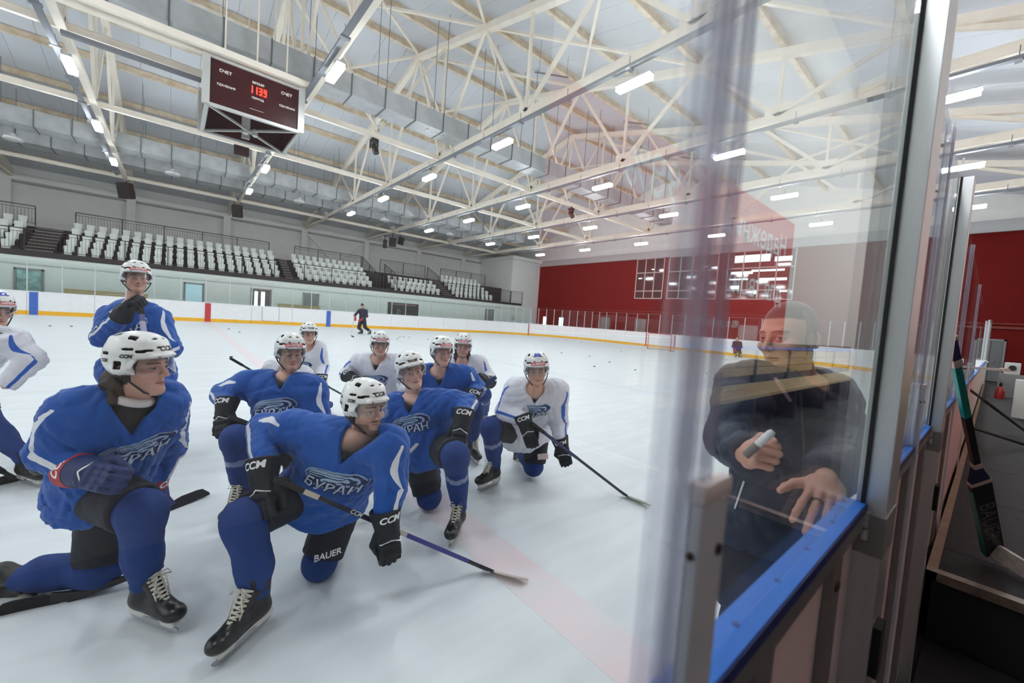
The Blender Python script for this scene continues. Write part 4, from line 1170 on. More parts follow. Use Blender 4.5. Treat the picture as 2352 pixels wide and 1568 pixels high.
def add_skate(parent, base, ydir, zdir, loose=.5, trim=None, detail=True):
    R = frame(ydir, zdir)
    if True:
        zz = nrm(zdir); yy = nrm(np.asarray(ydir) - zz * (np.asarray(ydir) @ zz)); R = np.stack([np.cross(yy, zz), yy, zz], 1)
    V, F = _BOOT
    t = V[:, 1] > .112 - .3 * (V[:, 2] - .1); ft = t[F].all(1)
    bo = np_mesh('skate', place(V, base, R), F[~ft], M_BOOT, parent)
    np_mesh('toe_cap', place(V * np.array([1.0, 1, 1]), base, R), F[ft], M_TOE, bo)
    np_mesh('tongue', place(_TNG[0], base, R), _TNG[1], M_BOOT, bo)
    for nm, mb, m in (('blade_holder', holder_mesh(), M_HOLD), ('blade', blade_mesh(), M_STEEL), ('laces', laces_mesh(loose), M_LACE)):
        mesh_obj(nm, place(np.array(mb.v), base, R), mb.f, m, bo, smooth=(nm == 'laces'))
    if trim:
        for s in (-1, 1): mesh_obj('skate_trim', place(np.array([(s * .0455, -.03, .20), (s * .0455, .03, .12), (s * .0465, .04, .125), (s * .0465, -.018, .205)]), base, R), [(0, 1, 2, 3)], trim, bo, fix=False)
    return bo

# ------------------------------------------------------------------ stick: from butt a, shaft to heel, blade to toe
def add_stick(label, butt, heel, toe, shaft=(30, 30, 34), tape=(222, 216, 204), butt_tape=(30, 30, 32), bands=(), blade_h=.07, text=None, curve=.018, group='hockey sticks'):
    butt = np.asarray(butt, float); heel = np.asarray(heel, float); toe = np.asarray(toe, float)
    t = empty('hockey_stick', tuple(heel), label, 'hockey stick', group)
    d = nrm(heel - butt); L_ = np.linalg.norm(heel - butt)
    bl = nrm(toe - heel); up = nrm(np.cross(bl, d)); flat = up      # thickness direction
    MB().bar(butt, heel - d * .03, .021, .029, up=np.cross(flat, d)).build('shaft', mat('shaft_%d_%d_%d' % shaft, shaft, rough=.35, spec=.5), t, bevel=.004)
    MB().bar(butt - d * .004, butt + d * .14, .026, .034, up=np.cross(flat, d)).build('grip_tape', mat('tape_%d_%d_%d' % butt_tape, butt_tape, rough=.8), t, bevel=.004)
    for a, b_, c in bands:
        MB().bar(butt + d * L_ * a, butt + d * L_ * b_, .0222, .0302, up=np.cross(flat, d)).build('shaft_print', mat('band_%d_%d_%d' % c, c, rough=.4), t)
    # blade: curved flat board
    n = 9; V = []; h = blade_h; upb = nrm(np.cross(flat, bl)); upb = upb if upb @ (-d) > 0 else -upb
    BL = np.linalg.norm(toe - heel)
    for i in range(n):
        u = i / (n - 1); c = heel + bl * BL * u + flat * curve * (u ** 2)
        hh = h * (.62 + .38 * min(1, u * 3)) * (1 - .25 * max(0, u - .75) * 4 * .6); hh *= math.sqrt(max(.12, 1 - max(0, (u - .86) / .14) ** 2))
        for s in (-1, 1):
            V.append(c + upb * (hh) + flat * s * .005); V.append(c + flat * s * .006 + upb * (.004 if u > .9 else 0))
    F = []
    for i in range(n - 1):
        a = i * 4; b_ = a + 4
        F += [(a, b_, b_ + 1, a + 1), (a + 2, a + 3, b_ + 3, b_ + 2), (a, a + 2, b_ + 2, b_), (a + 1, b_ + 1, b_ + 3, a + 3)]
    F += [(0, 1, 3, 2), ((n - 1) * 4, (n - 1) * 4 + 2, (n - 1) * 4 + 3, (n - 1) * 4 + 1)]
    mesh_obj('blade', V, F, mat('tape_%d_%d_%d' % tape, tape, rough=.8, noise=.12, nscale=30), t, bevel=.002)
    MB().bar(heel - d * .10, heel + upb * .03 + bl * .03, .021, .029, up=np.cross(flat, d), w2=.014, h2=.05).build('hosel', mat('shaft_%d_%d_%d' % shaft, shaft), t, bevel=.003)
    if text:
        tx, u0, size, tcol = text
        c = butt + d * L_ * u0
        side = nrm(np.cross(d, flat)); side = side
        view = nrm(CPOS - c)
        nn = flat if abs(flat @ view) > abs(side @ view) else side
        if nn @ view < 0: nn = -nn
        ay = nrm(np.cross(nn, d)); off = .0112 if abs(nn @ flat) > .9 else .0152
        text_on('lettering', tx, size, c + nn * off, d, ay, tcol, t, lift=.0004, bold=.0006, shear=.3)
    return t
# ================================================================== hockey players
M_JB = masked_mat('jersey_blue', (22, 82, 164), (226, 228, 236), rough=.75, spec=.25, bump=.12, bscale=500)
M_JW = masked_mat('jersey_white', (222, 222, 230), (44, 98, 190), rough=.75, spec=.25, bump=.12, bscale=500)
M_PANT = mat('pants_navy', (20, 25, 38), rough=.7, noise=.15, nscale=10, bump=.12, bscale=300)
M_SOCK = mat('sock_blue', (26, 58, 122), rough=.85, noise=.08, nscale=12, bump=.25, bscale=420)
M_TAPE = mat('sock_tape', (120, 134, 172), rough=.25, spec=.6, noise=.25, nscale=40)
M_SKIN = color_mat('skin', .5, .4)
M_LOGO_D = mat('logo_navy', (20, 38, 92), rough=.6)
M_LOGO_L = mat('logo_pale', (160, 186, 214), rough=.6)
M_LOGO_T = mat('logo_text', (190, 206, 226), rough=.6)
M_HAIR = mat('hair_brown', (58, 42, 32), rough=.6, noise=.3, nscale=60, bump=.5, bscale=120)

def ribbon(pts, w):
    pts = [np.array(p, float) for p in pts]; V = []; F = []
    m = 6; q = []
    for i in range(len(pts) - 1):                                    # Catmull-Rom
        p0, p1, p2, p3 = pts[max(i - 1, 0)], pts[i], pts[i + 1], pts[min(i + 2, len(pts) - 1)]
        for k in range(m):
            t = k / m; q.append(.5 * (2 * p1 + (p2 - p0) * t + (2 * p0 - 5 * p1 + 4 * p2 - p3) * t * t + (3 * p1 - p0 - 3 * p2 + p3) * t ** 3))
    q.append(pts[-1]); n = len(q)
    for i, p in enumerate(q):
        d = nrm(q[min(i + 1, n - 1)] - q[max(i - 1, 0)]); o = np.array([-d[1], d[0]]); ww = np.interp(i / (n - 1), np.linspace(0, 1, len(w)), w) / 2
        V += [p + o * ww, p - o * ww]
    F = [(2 * i, 2 * i + 1, 2 * i + 3, 2 * i + 2) for i in range(n - 1)]
    return np.array(V), F
def smooth_poly(pts, m=6):
    pts = [np.array(p, float) for p in pts]; N_ = len(pts); q = []
    for i in range(N_):
        p0, p1, p2, p3 = pts[i - 1], pts[i], pts[(i + 1) % N_], pts[(i + 2) % N_]
        for k in range(m):
            t = k / m; q.append(.5 * (2 * p1 + (p2 - p0) * t + (2 * p0 - 5 * p1 + 4 * p2 - p3) * t * t + (3 * p1 - p0 - 3 * p2 + p3) * t ** 3))
    return np.array(q), [tuple(range(len(q)))]
def logo_layers():
    sc = .30; L = []
    outer = [(-.5, -.05), (-.43, .06), (-.28, .14), (-.02, .20), (.22, .235), (.40, .20), (.49, .11), (.47, .02), (.40, -.03), (.38, -.08), (.1, -.14), (-.25, -.18), (-.42, -.17), (-.46, -.10)]
    inner = [tuple(np.array(p) * (.955, .91)) for p in outer]
    L.append(('logo_outline', *smooth_poly(outer), M_LOGO_L)); L.append(('logo_field', *smooth_poly(inner), M_LOGO_D))
    rb = []
    rb.append(ribbon([(-.44, .01), (-.25, .085), (.0, .135), (.2, .155), (.32, .12), (.34, .05), (.24, -.01), (.05, -.02), (-.08, -.055)], [.02, .03, .034, .04, .05, .052, .045, .04, .02]))
    rb.append(ribbon([(-.45, -.03), (-.25, .045), (-.02, .085), (.14, .10), (.2, .07), (.1, .045), (-.1, .01), (-.2, -.06)], [.018, .022, .024, .03, .034, .04, .06, .05]))
    rb.append(ribbon([(-.44, -.065), (-.32, -.02), (-.2, .01)], [.018, .02, .006])); rb.append(ribbon([(-.43, .045), (-.22, .125), (.02, .172), (.2, .195)], [.012, .014, .014, .004]))
    V = np.concatenate([r[0] for r in rb]); F = []; k = 0
    for r in rb: F += [tuple(i + k for i in f) for f in r[1]]; k += len(r[0])
    L.append(('logo_ribbon', V, F, M_LOGO_L))
    ca, sa = math.cos(.12), math.sin(.12); Rt = np.array([[ca, sa], [-sa, ca]])
    for nm, b_, m in (('lettering_edge', .022, M_LOGO_D), ('lettering', .004, M_LOGO_T)):
        tv, tf = txt('БУРАН', .26, bold=b_, shear=.18, spacing=1.04 if b_ < .01 else 1.04)
        v2 = tv[:, :2] @ Rt + np.array([-.02, -.145]); L.append((nm, v2, tf, m))
    return [(n, V * sc, F, m) for n, V, F, m in L]
_LOGO = None
def face_frame(H, alpha, beta, roll=0.0):
    th = CPOS - H; th[2] = 0; th = nrm(th); rh = np.array([-th[1], th[0], 0]); rh = rh if rh @ cdir(1, 0, 0) > 0 else -rh
    a, b_, g = math.radians(alpha), math.radians(beta), math.radians(roll)
    f = (th * math.cos(a) + rh * math.sin(a)) * math.cos(b_) + np.array([0, 0, math.sin(b_)])
    side = nrm(np.cross(f, [0, 0, 1])); up = np.cross(side, f)
    sgn = side if side @ rh > 0 else -side
    up = nrm(up * math.cos(g) + sgn * math.sin(g))
    return np.stack([np.cross(f, up), f, up], 1)

def add_head(parent_unused, H, R, h=.003, closed=False, jaw=1.0, skin=(206, 162, 142), hair=(70, 52, 40), brow=(84, 62, 48), beard=0.0, gaze=0.0, hscale=1.0):
    V, F = head_geo(h, closed, jaw)
    c = head_paint(V, skin, hair, brow, beard, closed=closed, gaze=gaze)
    return place(V * hscale, H, R), F, c

def add_helmet(root, H, R, badge=None, number=None, brand=None, visor=True, lift=.012, visor_up=0.0):
    o_ = H + R @ np.array([0, 0, lift])
    hm = np_mesh('helmet', place(_HEL[0], o_, R), _HEL[1], M_HEL, root, {'m1': _HELA})
    if visor:
        vv = _VIS[0].copy(); vv[:, 2] += visor_up
        np_mesh('visor', place(vv, o_, R), _VIS[1], M_VIS, hm)
    for s in (-1, 1):
        b_ = MB().tube([(s * .052, .118, .046), (s * .052, .124, .047)], .0045, 8); mesh_obj('screw', place(np.array(b_.v), o_, R), b_.f, M_SCREW, hm)
    b_ = MB().tube([(-.096, .012, -.030), (-.084, .026, -.062), (-.050, .056, -.112), (0, .070, -.134), (.050, .056, -.112), (.084, .026, -.062), (.096, .012, -.030)], .0042, 6)
    b_.tube([(-.094, -.03, -.030), (-.086, .022, -.060)], .0036, 6).tube([(.094, -.03, -.030), (.086, .022, -.060)], .0036, 6)
    mesh_obj('chin_strap', place(np.array(b_.v), o_, R), b_.f, M_STRAP, hm, smooth=True)
    front = dict(org=(0, .118, .072), n=(0, 1, .35), ax=(-1, 0, 0))
    if badge:
        v, f = pill(.120, .026); pv, pf = hel_print('badge', v, f, ml_fix(front), (0, 1, .35), (-1, 0, 0), .008, .0022)
        bd = mesh_obj('badge', place(pv, o_, R), pf, M_BADGE, hm, fix=False)
        tv, tf = txt('OLIMPBET', .0215, bold=.0006, spacing=1.02); pv, pf = hel_print('badgetext', tv[:, :2] - np.array([0, .0005]), tf, ml_fix(front), (0, 1, .35), (-1, 0, 0), .006, .0030)
        mesh_obj('lettering', place(pv, o_, R), pf, M_PRINTW, hm, fix=False)
    if brand:
        for key, org, n, ax, sz in (('f', (0, .112, .082), (0, 1, .4), (-1, 0, 0), .030), ('r', (.10, .02, .050), (1, .1, .1), (0, 1, 0), .020), ('l', (-.10, .02, .050), (-1, .1, .1), (0, -1, 0), .020), ('rr', (.085, -.07, .030), (1, -.5, .1), (.45, .9, 0), .018)):
            if brand != 'CCM' and key != 'f': continue
            tv, tf = txt(brand, sz * (1 if brand == 'CCM' else .7), bold=.0012, shear=.25); pv, pf = hel_print((brand, key), tv[:, :2], tf, org, n, ax, .006, .0016)
            mesh_obj('lettering', place(pv, o_, R), pf, M_PRINTK, hm, fix=False)
    if number:
        tv, tf = txt(number, .052, bold=.002); pv, pf = hel_print(('n', number), tv[:, :2], tf, (0, .075, .135), (0, .75, .75), (-1, 0, 0), .008, .0016)
        mesh_obj('lettering', place(pv, o_, R), pf, M_PRINTB, hm, fix=False)
    return hm
def ml_fix(fr): return fr['org']

def torso_coords(p, J):
    pel, nk = J['pel'], J['nk']; u = nrm(nk - pel); L_ = np.linalg.norm(nk - pel)
    c = (p - pel.astype(np.float32)) @ u.astype(np.float32); t = _cl(c / L_)
    hs = nrm(J['lh'] - J['rh']); ss = nrm(J['ls'] - J['rs']); hs = nrm(hs - u * (hs @ u)); ss = nrm(ss - u * (ss @ u))
    S = hs[None] * (1 - t[:, None]) + ss[None] * t[:, None]; S /= np.linalg.norm(S, axis=1)[:, None]
    Fr = np.cross(S, u[None])
    q = p - pel - c[:, None] * u[None]
    hunch = J.get('hunch', .0)
    a = (q * S).sum(1); b_ = (q * Fr).sum(1) + hunch * np.sin(PI * t)
    return a, b_, c, t, L_, u, hs, ss
def player(label, J, jersey='blue', face=(0, 0, 0), head=None, helmet=None, gloves=None, skates=(None, None), seed=1, fine=1.0, group=None, wear='jersey', hem=-.10, tape=(False, False), sizes=1.0, stripe=None, glove_m=None, cuff_m=None, cuff_txt='CCM', strap=True, knit=None, hair_back=False):
    """J: joints in world axes - H head, rs/ls shoulders, re/le elbows, rw/lw wrists, rh/lh hips, rk/lk knees, ra/la ankles"""
    J = dict(J); legm = J.pop('pm', None); J = {k: (np.asarray(v, float) if not np.isscalar(v) else v) for k, v in J.items()}
    H = J['H']; R = face_frame(H, *face)
    J['pel'] = (J['rh'] + J['lh']) / 2
    if 'nk' not in J: J['nk'] = .72 * (H + R @ np.array([0, -.040, -.165])) + .28 * ((J['rs'] + J['ls']) / 2 + np.array([0, 0, .06]))
    J.setdefault('hunch', 0.0)
    root = empty('person', tuple(J['pel'] * np.array([1, 1, 0])), label, 'person', group)
    head = dict(head or {}); hh = head.pop('h', .0036)
    # ---- body: one mesh of head, neck, torso and limbs
    nk = J['nk']; hb = H + R @ np.array([0, -.040, -.150])
    def bsdf(p):
        a, b_, c, t, L_, u, hs, ss = torso_coords(p, J)
        ra = np.interp(t, [0, .5, .85, 1], [.15, .16, .17, .09]); rb = np.interp(t, [0, .5, .85, 1], [.11, .115, .115, .085])
        d = (np.sqrt((a / ra) ** 2 + (b_ / rb) ** 2) - 1) * np.minimum(ra, rb); d = smax(smax(d, c - L_ - .015, .05), -c - .05, .05)
        d = smin(d, d_cap(p, nk - J_u * .03, hb, .066, .054), .03)
        d = smin(d, d_cap(p, J['rs'], J['ls'], .06), .08)
        for s in 'rl':
            d = smin(d, d_cap(p, J[s + 's'], J[s + 'e'], .05, .042), .03); d = smin(d, d_cap(p, J[s + 'e'], J[s + 'w'], .040, .030), .02)
            d = smin(d, d_cap(p, J[s + 'h'], J[s + 'k'], .075, .055), .04); d = smin(d, d_cap(p, J[s + 'k'], J[s + 'a'], .052, .036), .02)
        return d
    J_u = nrm(J['nk'] - J['pel'])
    pts = np.array([J[k] for k in J if not np.isscalar(J[k]) and k not in ('H',)])
    bv, bf = sdf_mesh(bsdf, pts.min(0) - .2, pts.max(0) + .2, .014 if fine <= 1 else .02)
    bc = np.tile(s2l((22, 22, 26)), (len(bv), 1))
    bare = d_cap(bv.astype(np.float32), J['rw'] + (J['re'] - J['rw']) * .3, J['rw'], .05) < .01
    bare |= d_cap(bv.astype(np.float32), J['lw'] + (J['le'] - J['lw']) * .3, J['lw'], .05) < .01
    ax_n = nrm(hb - nk); tn = (bv - nk) @ ax_n; rn_ = np.linalg.norm(bv - nk - tn[:, None] * ax_n[None], axis=1); skinc = s2l(head.get('skin', (206, 162, 142))); bc[bare] = skinc
    wn = _cl((tn + .050 + .25 * ((bv - nk) @ R[:, 1] - .03)) / .022) * _cl((.105 - rn_) / .02) * (J.get('collar', 0) == 0)
    bc = bc * (1 - wn[:, None]) + np.asarray(skinc)[None] * wn[:, None]
    hv, hf, hc = add_head(None, H, R, hh, **head)
    np_mesh('body', np.concatenate([bv, hv]), np.concatenate([bf, hf + len(bv)]), M_SKIN, root, {'col': np.concatenate([bc, hc])})
    # ---- jersey
    mj = {'blue': M_JB, 'white': M_JW}.get(jersey, jersey)
    def jsdf(p, raw=False):
        a, b_, c, t, L_, u, hs, ss = torso_coords(p, J)
        tt = c / L_
        ra = np.interp(tt, [-.3, 0, .4, .8, 1], [.235, .222, .218, .218, .12]) * sizes; rb = np.interp(tt, [-.3, 0, .4, .8, 1], [.19, .172, .165, .150, .10]) * sizes
        d = (np.sqrt((a / ra) ** 2 + (b_ / rb) ** 2) - 1) * np.minimum(ra, rb) * .92
        d = smax(d, c - L_ - .01, .06); 
        d = smin(d, d_cap(p, J['rh'] - J_u * .02, J['lh'] - J_u * .02, J.get('skirt', .138) * sizes), .08)
        d = smin(d, d_cap(p, J['rs'] - u * .015, J['ls'] - u * .015, .098 * sizes), .07)
        for s in 'rl':
            q_ = J[s + 'h'] + (J[s + 'k'] - J[s + 'h']) * J.get('drape', .10); d = smin(d, d_cap(p, J[s + 'h'], q_, J.get('skirt', .138) * sizes, (J.get('skirt', .138) - .004) * sizes), .05)
        d = smin(d, d_cap(p, (J['rs'] * .6 + J['nk'] * .4), (J['ls'] * .6 + J['nk'] * .4), .074), .06)
        for s in 'rl':
            d = smin(d, d_cap(p, J[s + 's'], J[s + 'e'], .100 * sizes, .080 * sizes), .04)
            d = smin(d, d_cap(p, J[s + 'e'], J[s + 'e'] + (J[s + 'w'] - J[s + 'e']) * .97, .080 * sizes, .060 * sizes), .025)
        d = d + folds(p, .016, seed, 30.0) + folds(p, .006, seed + 50, 75.0)
        d = smax(d, -c + hem + .02 * np.sin(a * 14 + seed), .012)
        for s in 'rl':                                              # cut sleeve ends square
            ax = nrm(J[s + 'w'] - J[s + 'e']); near = np.linalg.norm(p - J[s + 'w'], axis=1) < .13
            d = np.where(near, np.maximum(d, (p - J[s + 'w']) @ ax.astype(np.float32) - .015), d)
        if wear == 'jersey':
            a0 = float((hb - J['pel']) @ ss) * .8; tip = L_ - J.get('vdepth', .095); v = np.maximum(np.abs(a - a0) - .50 * (c - tip), -b_ + .02); v = np.maximum(v, -(c - tip))
            d = smax(d, -np.maximum(v, -(b_ + .0)), .006)
        d = smax(d, -d_cap(p, nk - J_u * .06, hb + (hb - nk) * 1.5, .068, .082), .008)
        return d
    keys = ['pel', 'nk', 'rs', 'ls', 're', 'le', 'rw', 'lw', 'rh', 'lh']
    pts = np.array([J[k] for k in keys]); h = .0105 * fine
    jv, jf = sdf_mesh(jsdf, pts.min(0) - .24, pts.max(0) + .22, h)
    m1 = np.full(len(jv), -.05); p32 = jv.astype(np.float32); best = np.full(len(jv), 9.0)
    for s in 'rl':
        S_, E_, W_ = J[s + 's'], J[s + 'e'], J[s + 'w']; outw = nrm(J[s + 's'] - (J['rs'] + J['ls']) / 2)
        tocam = nrm(CPOS - E_)
        for A_, B_, w0, w1, seg in ((S_, E_, .004, .017, 0), (E_, W_, .014, .010, 1)):
            ax = nrm(B_ - A_); o = nrm((stripe or {}).get(s + str(seg), tocam * .75 + outw * .8)); o = nrm(o - ax * (o @ ax)); la = np.cross(ax, o)
            t = ((p32 - A_) @ ax) / np.linalg.norm(B_ - A_); tcl = _cl(t); r = p32 - A_ - tcl[:, None] * (B_ - A_)[None]; dist = np.linalg.norm(r, axis=1)
            x_ = r @ la - (.035 * np.sin(PI * tcl) if seg == 0 else 0)
            sd = (w0 + (w1 - w0) * np.sin(PI * _cl(tcl * .9 + .1)) if seg == 0 else w0 + (w1 - w0) * tcl) - np.abs(x_)
            sd = np.minimum(sd, (r @ o) * .5); sd = np.minimum(sd, (t + .05) * .3)
            m = dist < best; m1[m] = sd[m]; best[m] = dist[m]
    # stripes only where the sleeve is closest
    a, b_, c, t, L_, u, hs, ss = torso_coords(p32, J)
    m1 = np.where((np.abs(a) < .19) & (best > .115), -.05, m1)
    if jersey not in ('blue', 'white'): m1[:] = -.05
    jo = np_mesh('jersey' if wear == 'jersey' else 'jacket', jv, jf, mj, root, {'m1': m1})
    # ---- crest
    global _LOGO
    if jersey in ('blue', 'white'):
        if _LOGO is None: _LOGO = [(n, *subdiv2(V, F, .012), m) for n, V, F, m in logo_layers()]
        bv_ = bvh_of(jv, jf); fr = nrm(np.cross(ss, u)); org = J['pel'] + u * L_ * J.get('logo_t', .50) + fr * .1 + ss * J.get('logo_x', 0.0)
        for k, (n, V, F, m) in enumerate(_LOGO):
            try: pv = project(V, F, bv_, org, ss, u, fr, .0015 + .0009 * k, back=J.get('logo_back', .35))
            except Exception as ex: continue
            E1 = np.array([max(np.linalg.norm(pv[f[0]] - pv[f[1]]), np.linalg.norm(pv[f[1]] - pv[f[2]])) for f in F])
            F2 = [f for f, e in zip(F, E1) if e < .05]
            mesh_obj(n, pv, F2, m, jo, fix=False)
    # ---- pants and socks
    def psdf(p):
        d = d_ell(p, J['pel'] + J_u * .0, (.165, .165, .13))
        d = smin(d, d_cap(p, J['rh'], J['lh'], .112), .05)
        for s in 'rl':
            k = J[s + 'h'] + (J[s + 'k'] - J[s + 'h']) * .92
            d = smin(d, d_cap(p, J[s + 'h'], k, .120, .110), .03)
        d = d + folds(p, .007, seed + 7)
        for s in 'rl':
            ax = nrm(J[s + 'k'] - J[s + 'h']); k = J[s + 'h'] + (J[s + 'k'] - J[s + 'h']) * .90
            near = np.linalg.norm(p - J[s + 'k'], axis=1) < .2
            d = np.where(near, smax(d, (p - k) @ ax.astype(np.float32), .012), d)
        return d
    pts = np.array([J[k] for k in ('rh', 'lh', 'rk', 'lk', 'pel')])
    pv, pf = sdf_mesh(psdf, pts.min(0) - .24, pts.max(0) + .24, .014 * fine)
    np_mesh('pants', pv, pf, legm or M_PANT, root)
    for s in 'rl':
        K, A_, Hh = J[s + 'k'], J[s + 'a'], J[s + 'h']; fw = nrm((K - A_) * 0 + (K - Hh) + (K - A_) * .6)
        sh = nrm(A_ - K); fwd = nrm(fw - sh * (fw @ sh))
        def ssdf(p):
            d = d_sph(p, K + fwd * .010, .086); d = smin(d, d_cap(p, K + (Hh - K) * .16, K, .083, .084), .04)
            d = smin(d, d_cap(p, K + fwd * .02 + sh * .05, K + sh * (np.linalg.norm(A_ - K) * .72) + fwd * .018, .072, .050), .04)
            d = smin(d, d_cap(p, K + sh * .04 - fwd * .02, K + sh * .24 - fwd * .030, .066, .066), .05)
            d = smin(d, d_cap(p, K + sh * .22, A_ + sh * .02, .062, .053), .04)
            d = d + folds(p, .0055, seed + 11 + (s == 'l'))
            return smax(d, (p - A_) @ sh.astype(np.float32) - .02, .01)
        pts = np.array([K, A_]); sv, sf = sdf_mesh(ssdf, pts.min(0) - .15, pts.max(0) + .15, .012 * fine)
        so = np_mesh('sock', sv, sf, M_SOCK if jersey in ('blue', 'white') else (legm or M_PANT), root)
        if tape['rl'.index(s)]:
            tv = sv + 0.0; c = (sv - K) @ sh; k = (c > .13) & (c < .185); fk = k[sf].all(1)
            if fk.any():
                ax_ = K + c[:, None] * sh[None] ; rad = sv - ax_; nv = ax_ + rad * 1.02
                np_mesh('sock_tape', nv, sf[fk], M_TAPE, so)
    # ---- head gear, gloves, skates
    if helmet is not None: add_helmet(root, H, R, **helmet)
    if knit is not None:
        kv, kf = sdf_mesh(lambda p: smin(smax(d_ell(p, (0, -.012, .044), (.086, .106, .104)), .030 + .25 * np.minimum(p[:, 1], .04) - p[:, 2], .006), d_sph(p, (0, -.02, .15), .018), .02) , (-.12, -.14, -.03), (.12, .12, .19), .006)
        np_mesh('knit_cap', place(kv, H, R), kf, knit, root)
    if hair_back:
        kv, kf = sdf_mesh(lambda p: smin(smin(d_ell(p, (0, -.085, -.06), (.075, .045, .085)), d_cap(p, (.062, -.05, -.05), (.07, -.045, -.135), .028, .022), .03), d_cap(p, (-.062, -.05, -.05), (-.07, -.045, -.135), .028, .022), .03) + .006 * np.sin(p[:, 0] * 160 + 3 * np.sin(p[:, 2] * 40)) + .004 * np.sin(p[:, 2] * 90 + p[:, 0] * 60), (-.13, -.16, -.2), (.13, .03, .06), .005)
        np_mesh('hair', place(kv, H, R), kf, M_HAIR, root)
    grips = {}
    for s, g in (gloves or {}).items():
        gd = dict(g); yd = gd.pop('y'); zd = gd.pop('z')
        grips[s] = add_glove(root, J[s + 'w'] + nrm(yd) * .045, yd, zd, left=(s == 'l'), m=gd.get('m', glove_m), cuffm=gd.get('cuff', cuff_m), text=gd.get('text', cuff_txt))
    for s, k in zip('rl', skates):
        if k is None: continue
        kd = dict(k); add_skate(root, kd['p'] if 'p' in kd else J[s + 'a'] - nrm(kd['z']) * .20, kd['y'], kd['z'], kd.get('loose', .4), kd.get('trim'))
    return root, J, grips
# ================================================================== the team on the ice
def foot(heel, toe):
    h = onz(*heel); t = onz(*toe); y = nrm(t - h); p = t - y * .185
    return dict(p=p, y=y, z=(0, 0, 1)), p - y * .03 + np.array([0, 0, .19])
def foot_d(toe, d):
    t = onz(*toe); y = np.array(d, float); y[2] = 0; y = nrm(y); p = t - y * .185
    return dict(p=p, y=y, z=(0, 0, 1)), p - y * .03 + np.array([0, 0, .19])
def back_foot(ankle, y, z):
    z = nrm(z); y = nrm(np.asarray(y) - z * (np.asarray(y) @ z)); R = np.stack([np.cross(y, z), y, z], 1)
    return dict(p=np.asarray(ankle) - R @ np.array([0, -.03, .19]), y=y, z=z)
def knee_back(K, H_, dep_back, spread=0.0, length=.44):
    """kneeling leg: the shin lies back along the ice"""
    d = np.array(dep_back, float); d[2] = 0; d = nrm(d)
    A = np.asarray(K) + d * length; A[2] = .125
    return A
GRP = 'players of the team gathered on the ice'
SK = dict(h=.003)

# -- 1: at the edge of the frame, profile, red cuffs
fr, fra = foot((292, 1412), (408, 1458))
lk = P(232, 1303, 2.06); la = P(45, 1328, 1.98)
player1, J1, G1 = player('kneeling player in blue with red glove cuffs, white neck band and long dark hair', dict(H=P(322, 845, 1.80), rs=P(178, 945, 1.72), ls=P(372, 922, 1.92), re=P(122, 1036, 1.69), rw=P(182, 1078, 1.68),
    le=P(388, 1025, 2.2), lw=P(348, 1112, 2.22), rh=P(212, 1122, 1.92), lh=P(250, 1115, 2.07), rk=P(325, 1172, 1.80), ra=fra, lk=lk, la=la, logo_t=.70, logo_x=.05, skirt=.122, drape=.02, collar=1), 'blue',
    face=(52, 1), head=dict(h=.0028, beard=.12, hair=(44, 34, 30), brow=(52, 40, 34), skin=(208, 162, 146), jaw=.96, gaze=1), helmet=dict(brand='CCM'), seed=3, fine=.85, group=GRP, hair_back=True, hem=-.03,
    gloves=dict(r=dict(y=P(274, 1108, 1.57) - P(186, 1078, 1.68), z=cdir(-.35, -.45, -.8), m=M_GLVN, cuff=M_GLVR), l=dict(y=cdir(-.05, 1, 0), z=cdir(.9, 0, .3), m=M_GLVN, cuff=M_GLVR)),
    skates=(fr, back_foot(la, cdir(-.55, .8, .1), cdir(.9, .2, .1))))
nb_ = MB().tube([tuple(J1['H'] + face_frame(J1['H'], 52, 1) @ np.array([.064 * math.cos(a), -.036 + .066 * math.sin(a), -.130 - .026 * math.sin(a)])) for a in np.linspace(0, 2 * PI, 25)], .02, 8)
nb_.build('neck_guard', mat('neck_white', (214, 208, 206), rough=.8), player1, smooth=True)

# -- 2: nearest, leaning forward over his knee
fr, fra = foot((608, 1432), (487, 1541))
lk = P(735, 1290, 2.26); la = knee_back(lk, None, cdir(-.25, 0, 1), length=.43)
player2, J2, G2 = player('nearest kneeling player in blue with dark beard, leaning forward over his stick', dict(H=P(838, 941, 2.07), rs=P(676, 985, 2.10), ls=P(893, 1022, 2.06), re=P(608, 985, 2.16), rw=P(606, 1072, 1.93),
    le=P(898, 1115, 2.06), lw=P(886, 1185, 2.03), rh=P(692, 1128, 2.2), lh=P(786, 1148, 2.36), rk=P(562, 1190, 1.85), ra=fra, lk=lk, la=la, hunch=-.02, logo_t=.68, logo_x=.045, skirt=.122, drape=.0, vdepth=.07), 'blue',
    face=(40, 2), head=dict(h=.0028, beard=.95, hair=(40, 30, 26), brow=(44, 34, 30), skin=(206, 164, 146), gaze=1), helmet=dict(brand='CCM'), seed=5, fine=.85, group=GRP, hem=-.07,
    gloves=dict(r=dict(y=cdir(.22, .9, -.35), z=cdir(-.15, -.2, -.95)), l=dict(y=cdir(.12, 1, .0), z=cdir(.55, .0, -.8))), skates=(fr, back_foot(la, cdir(-.1, .9, .3), cdir(.25, .1, -1))))

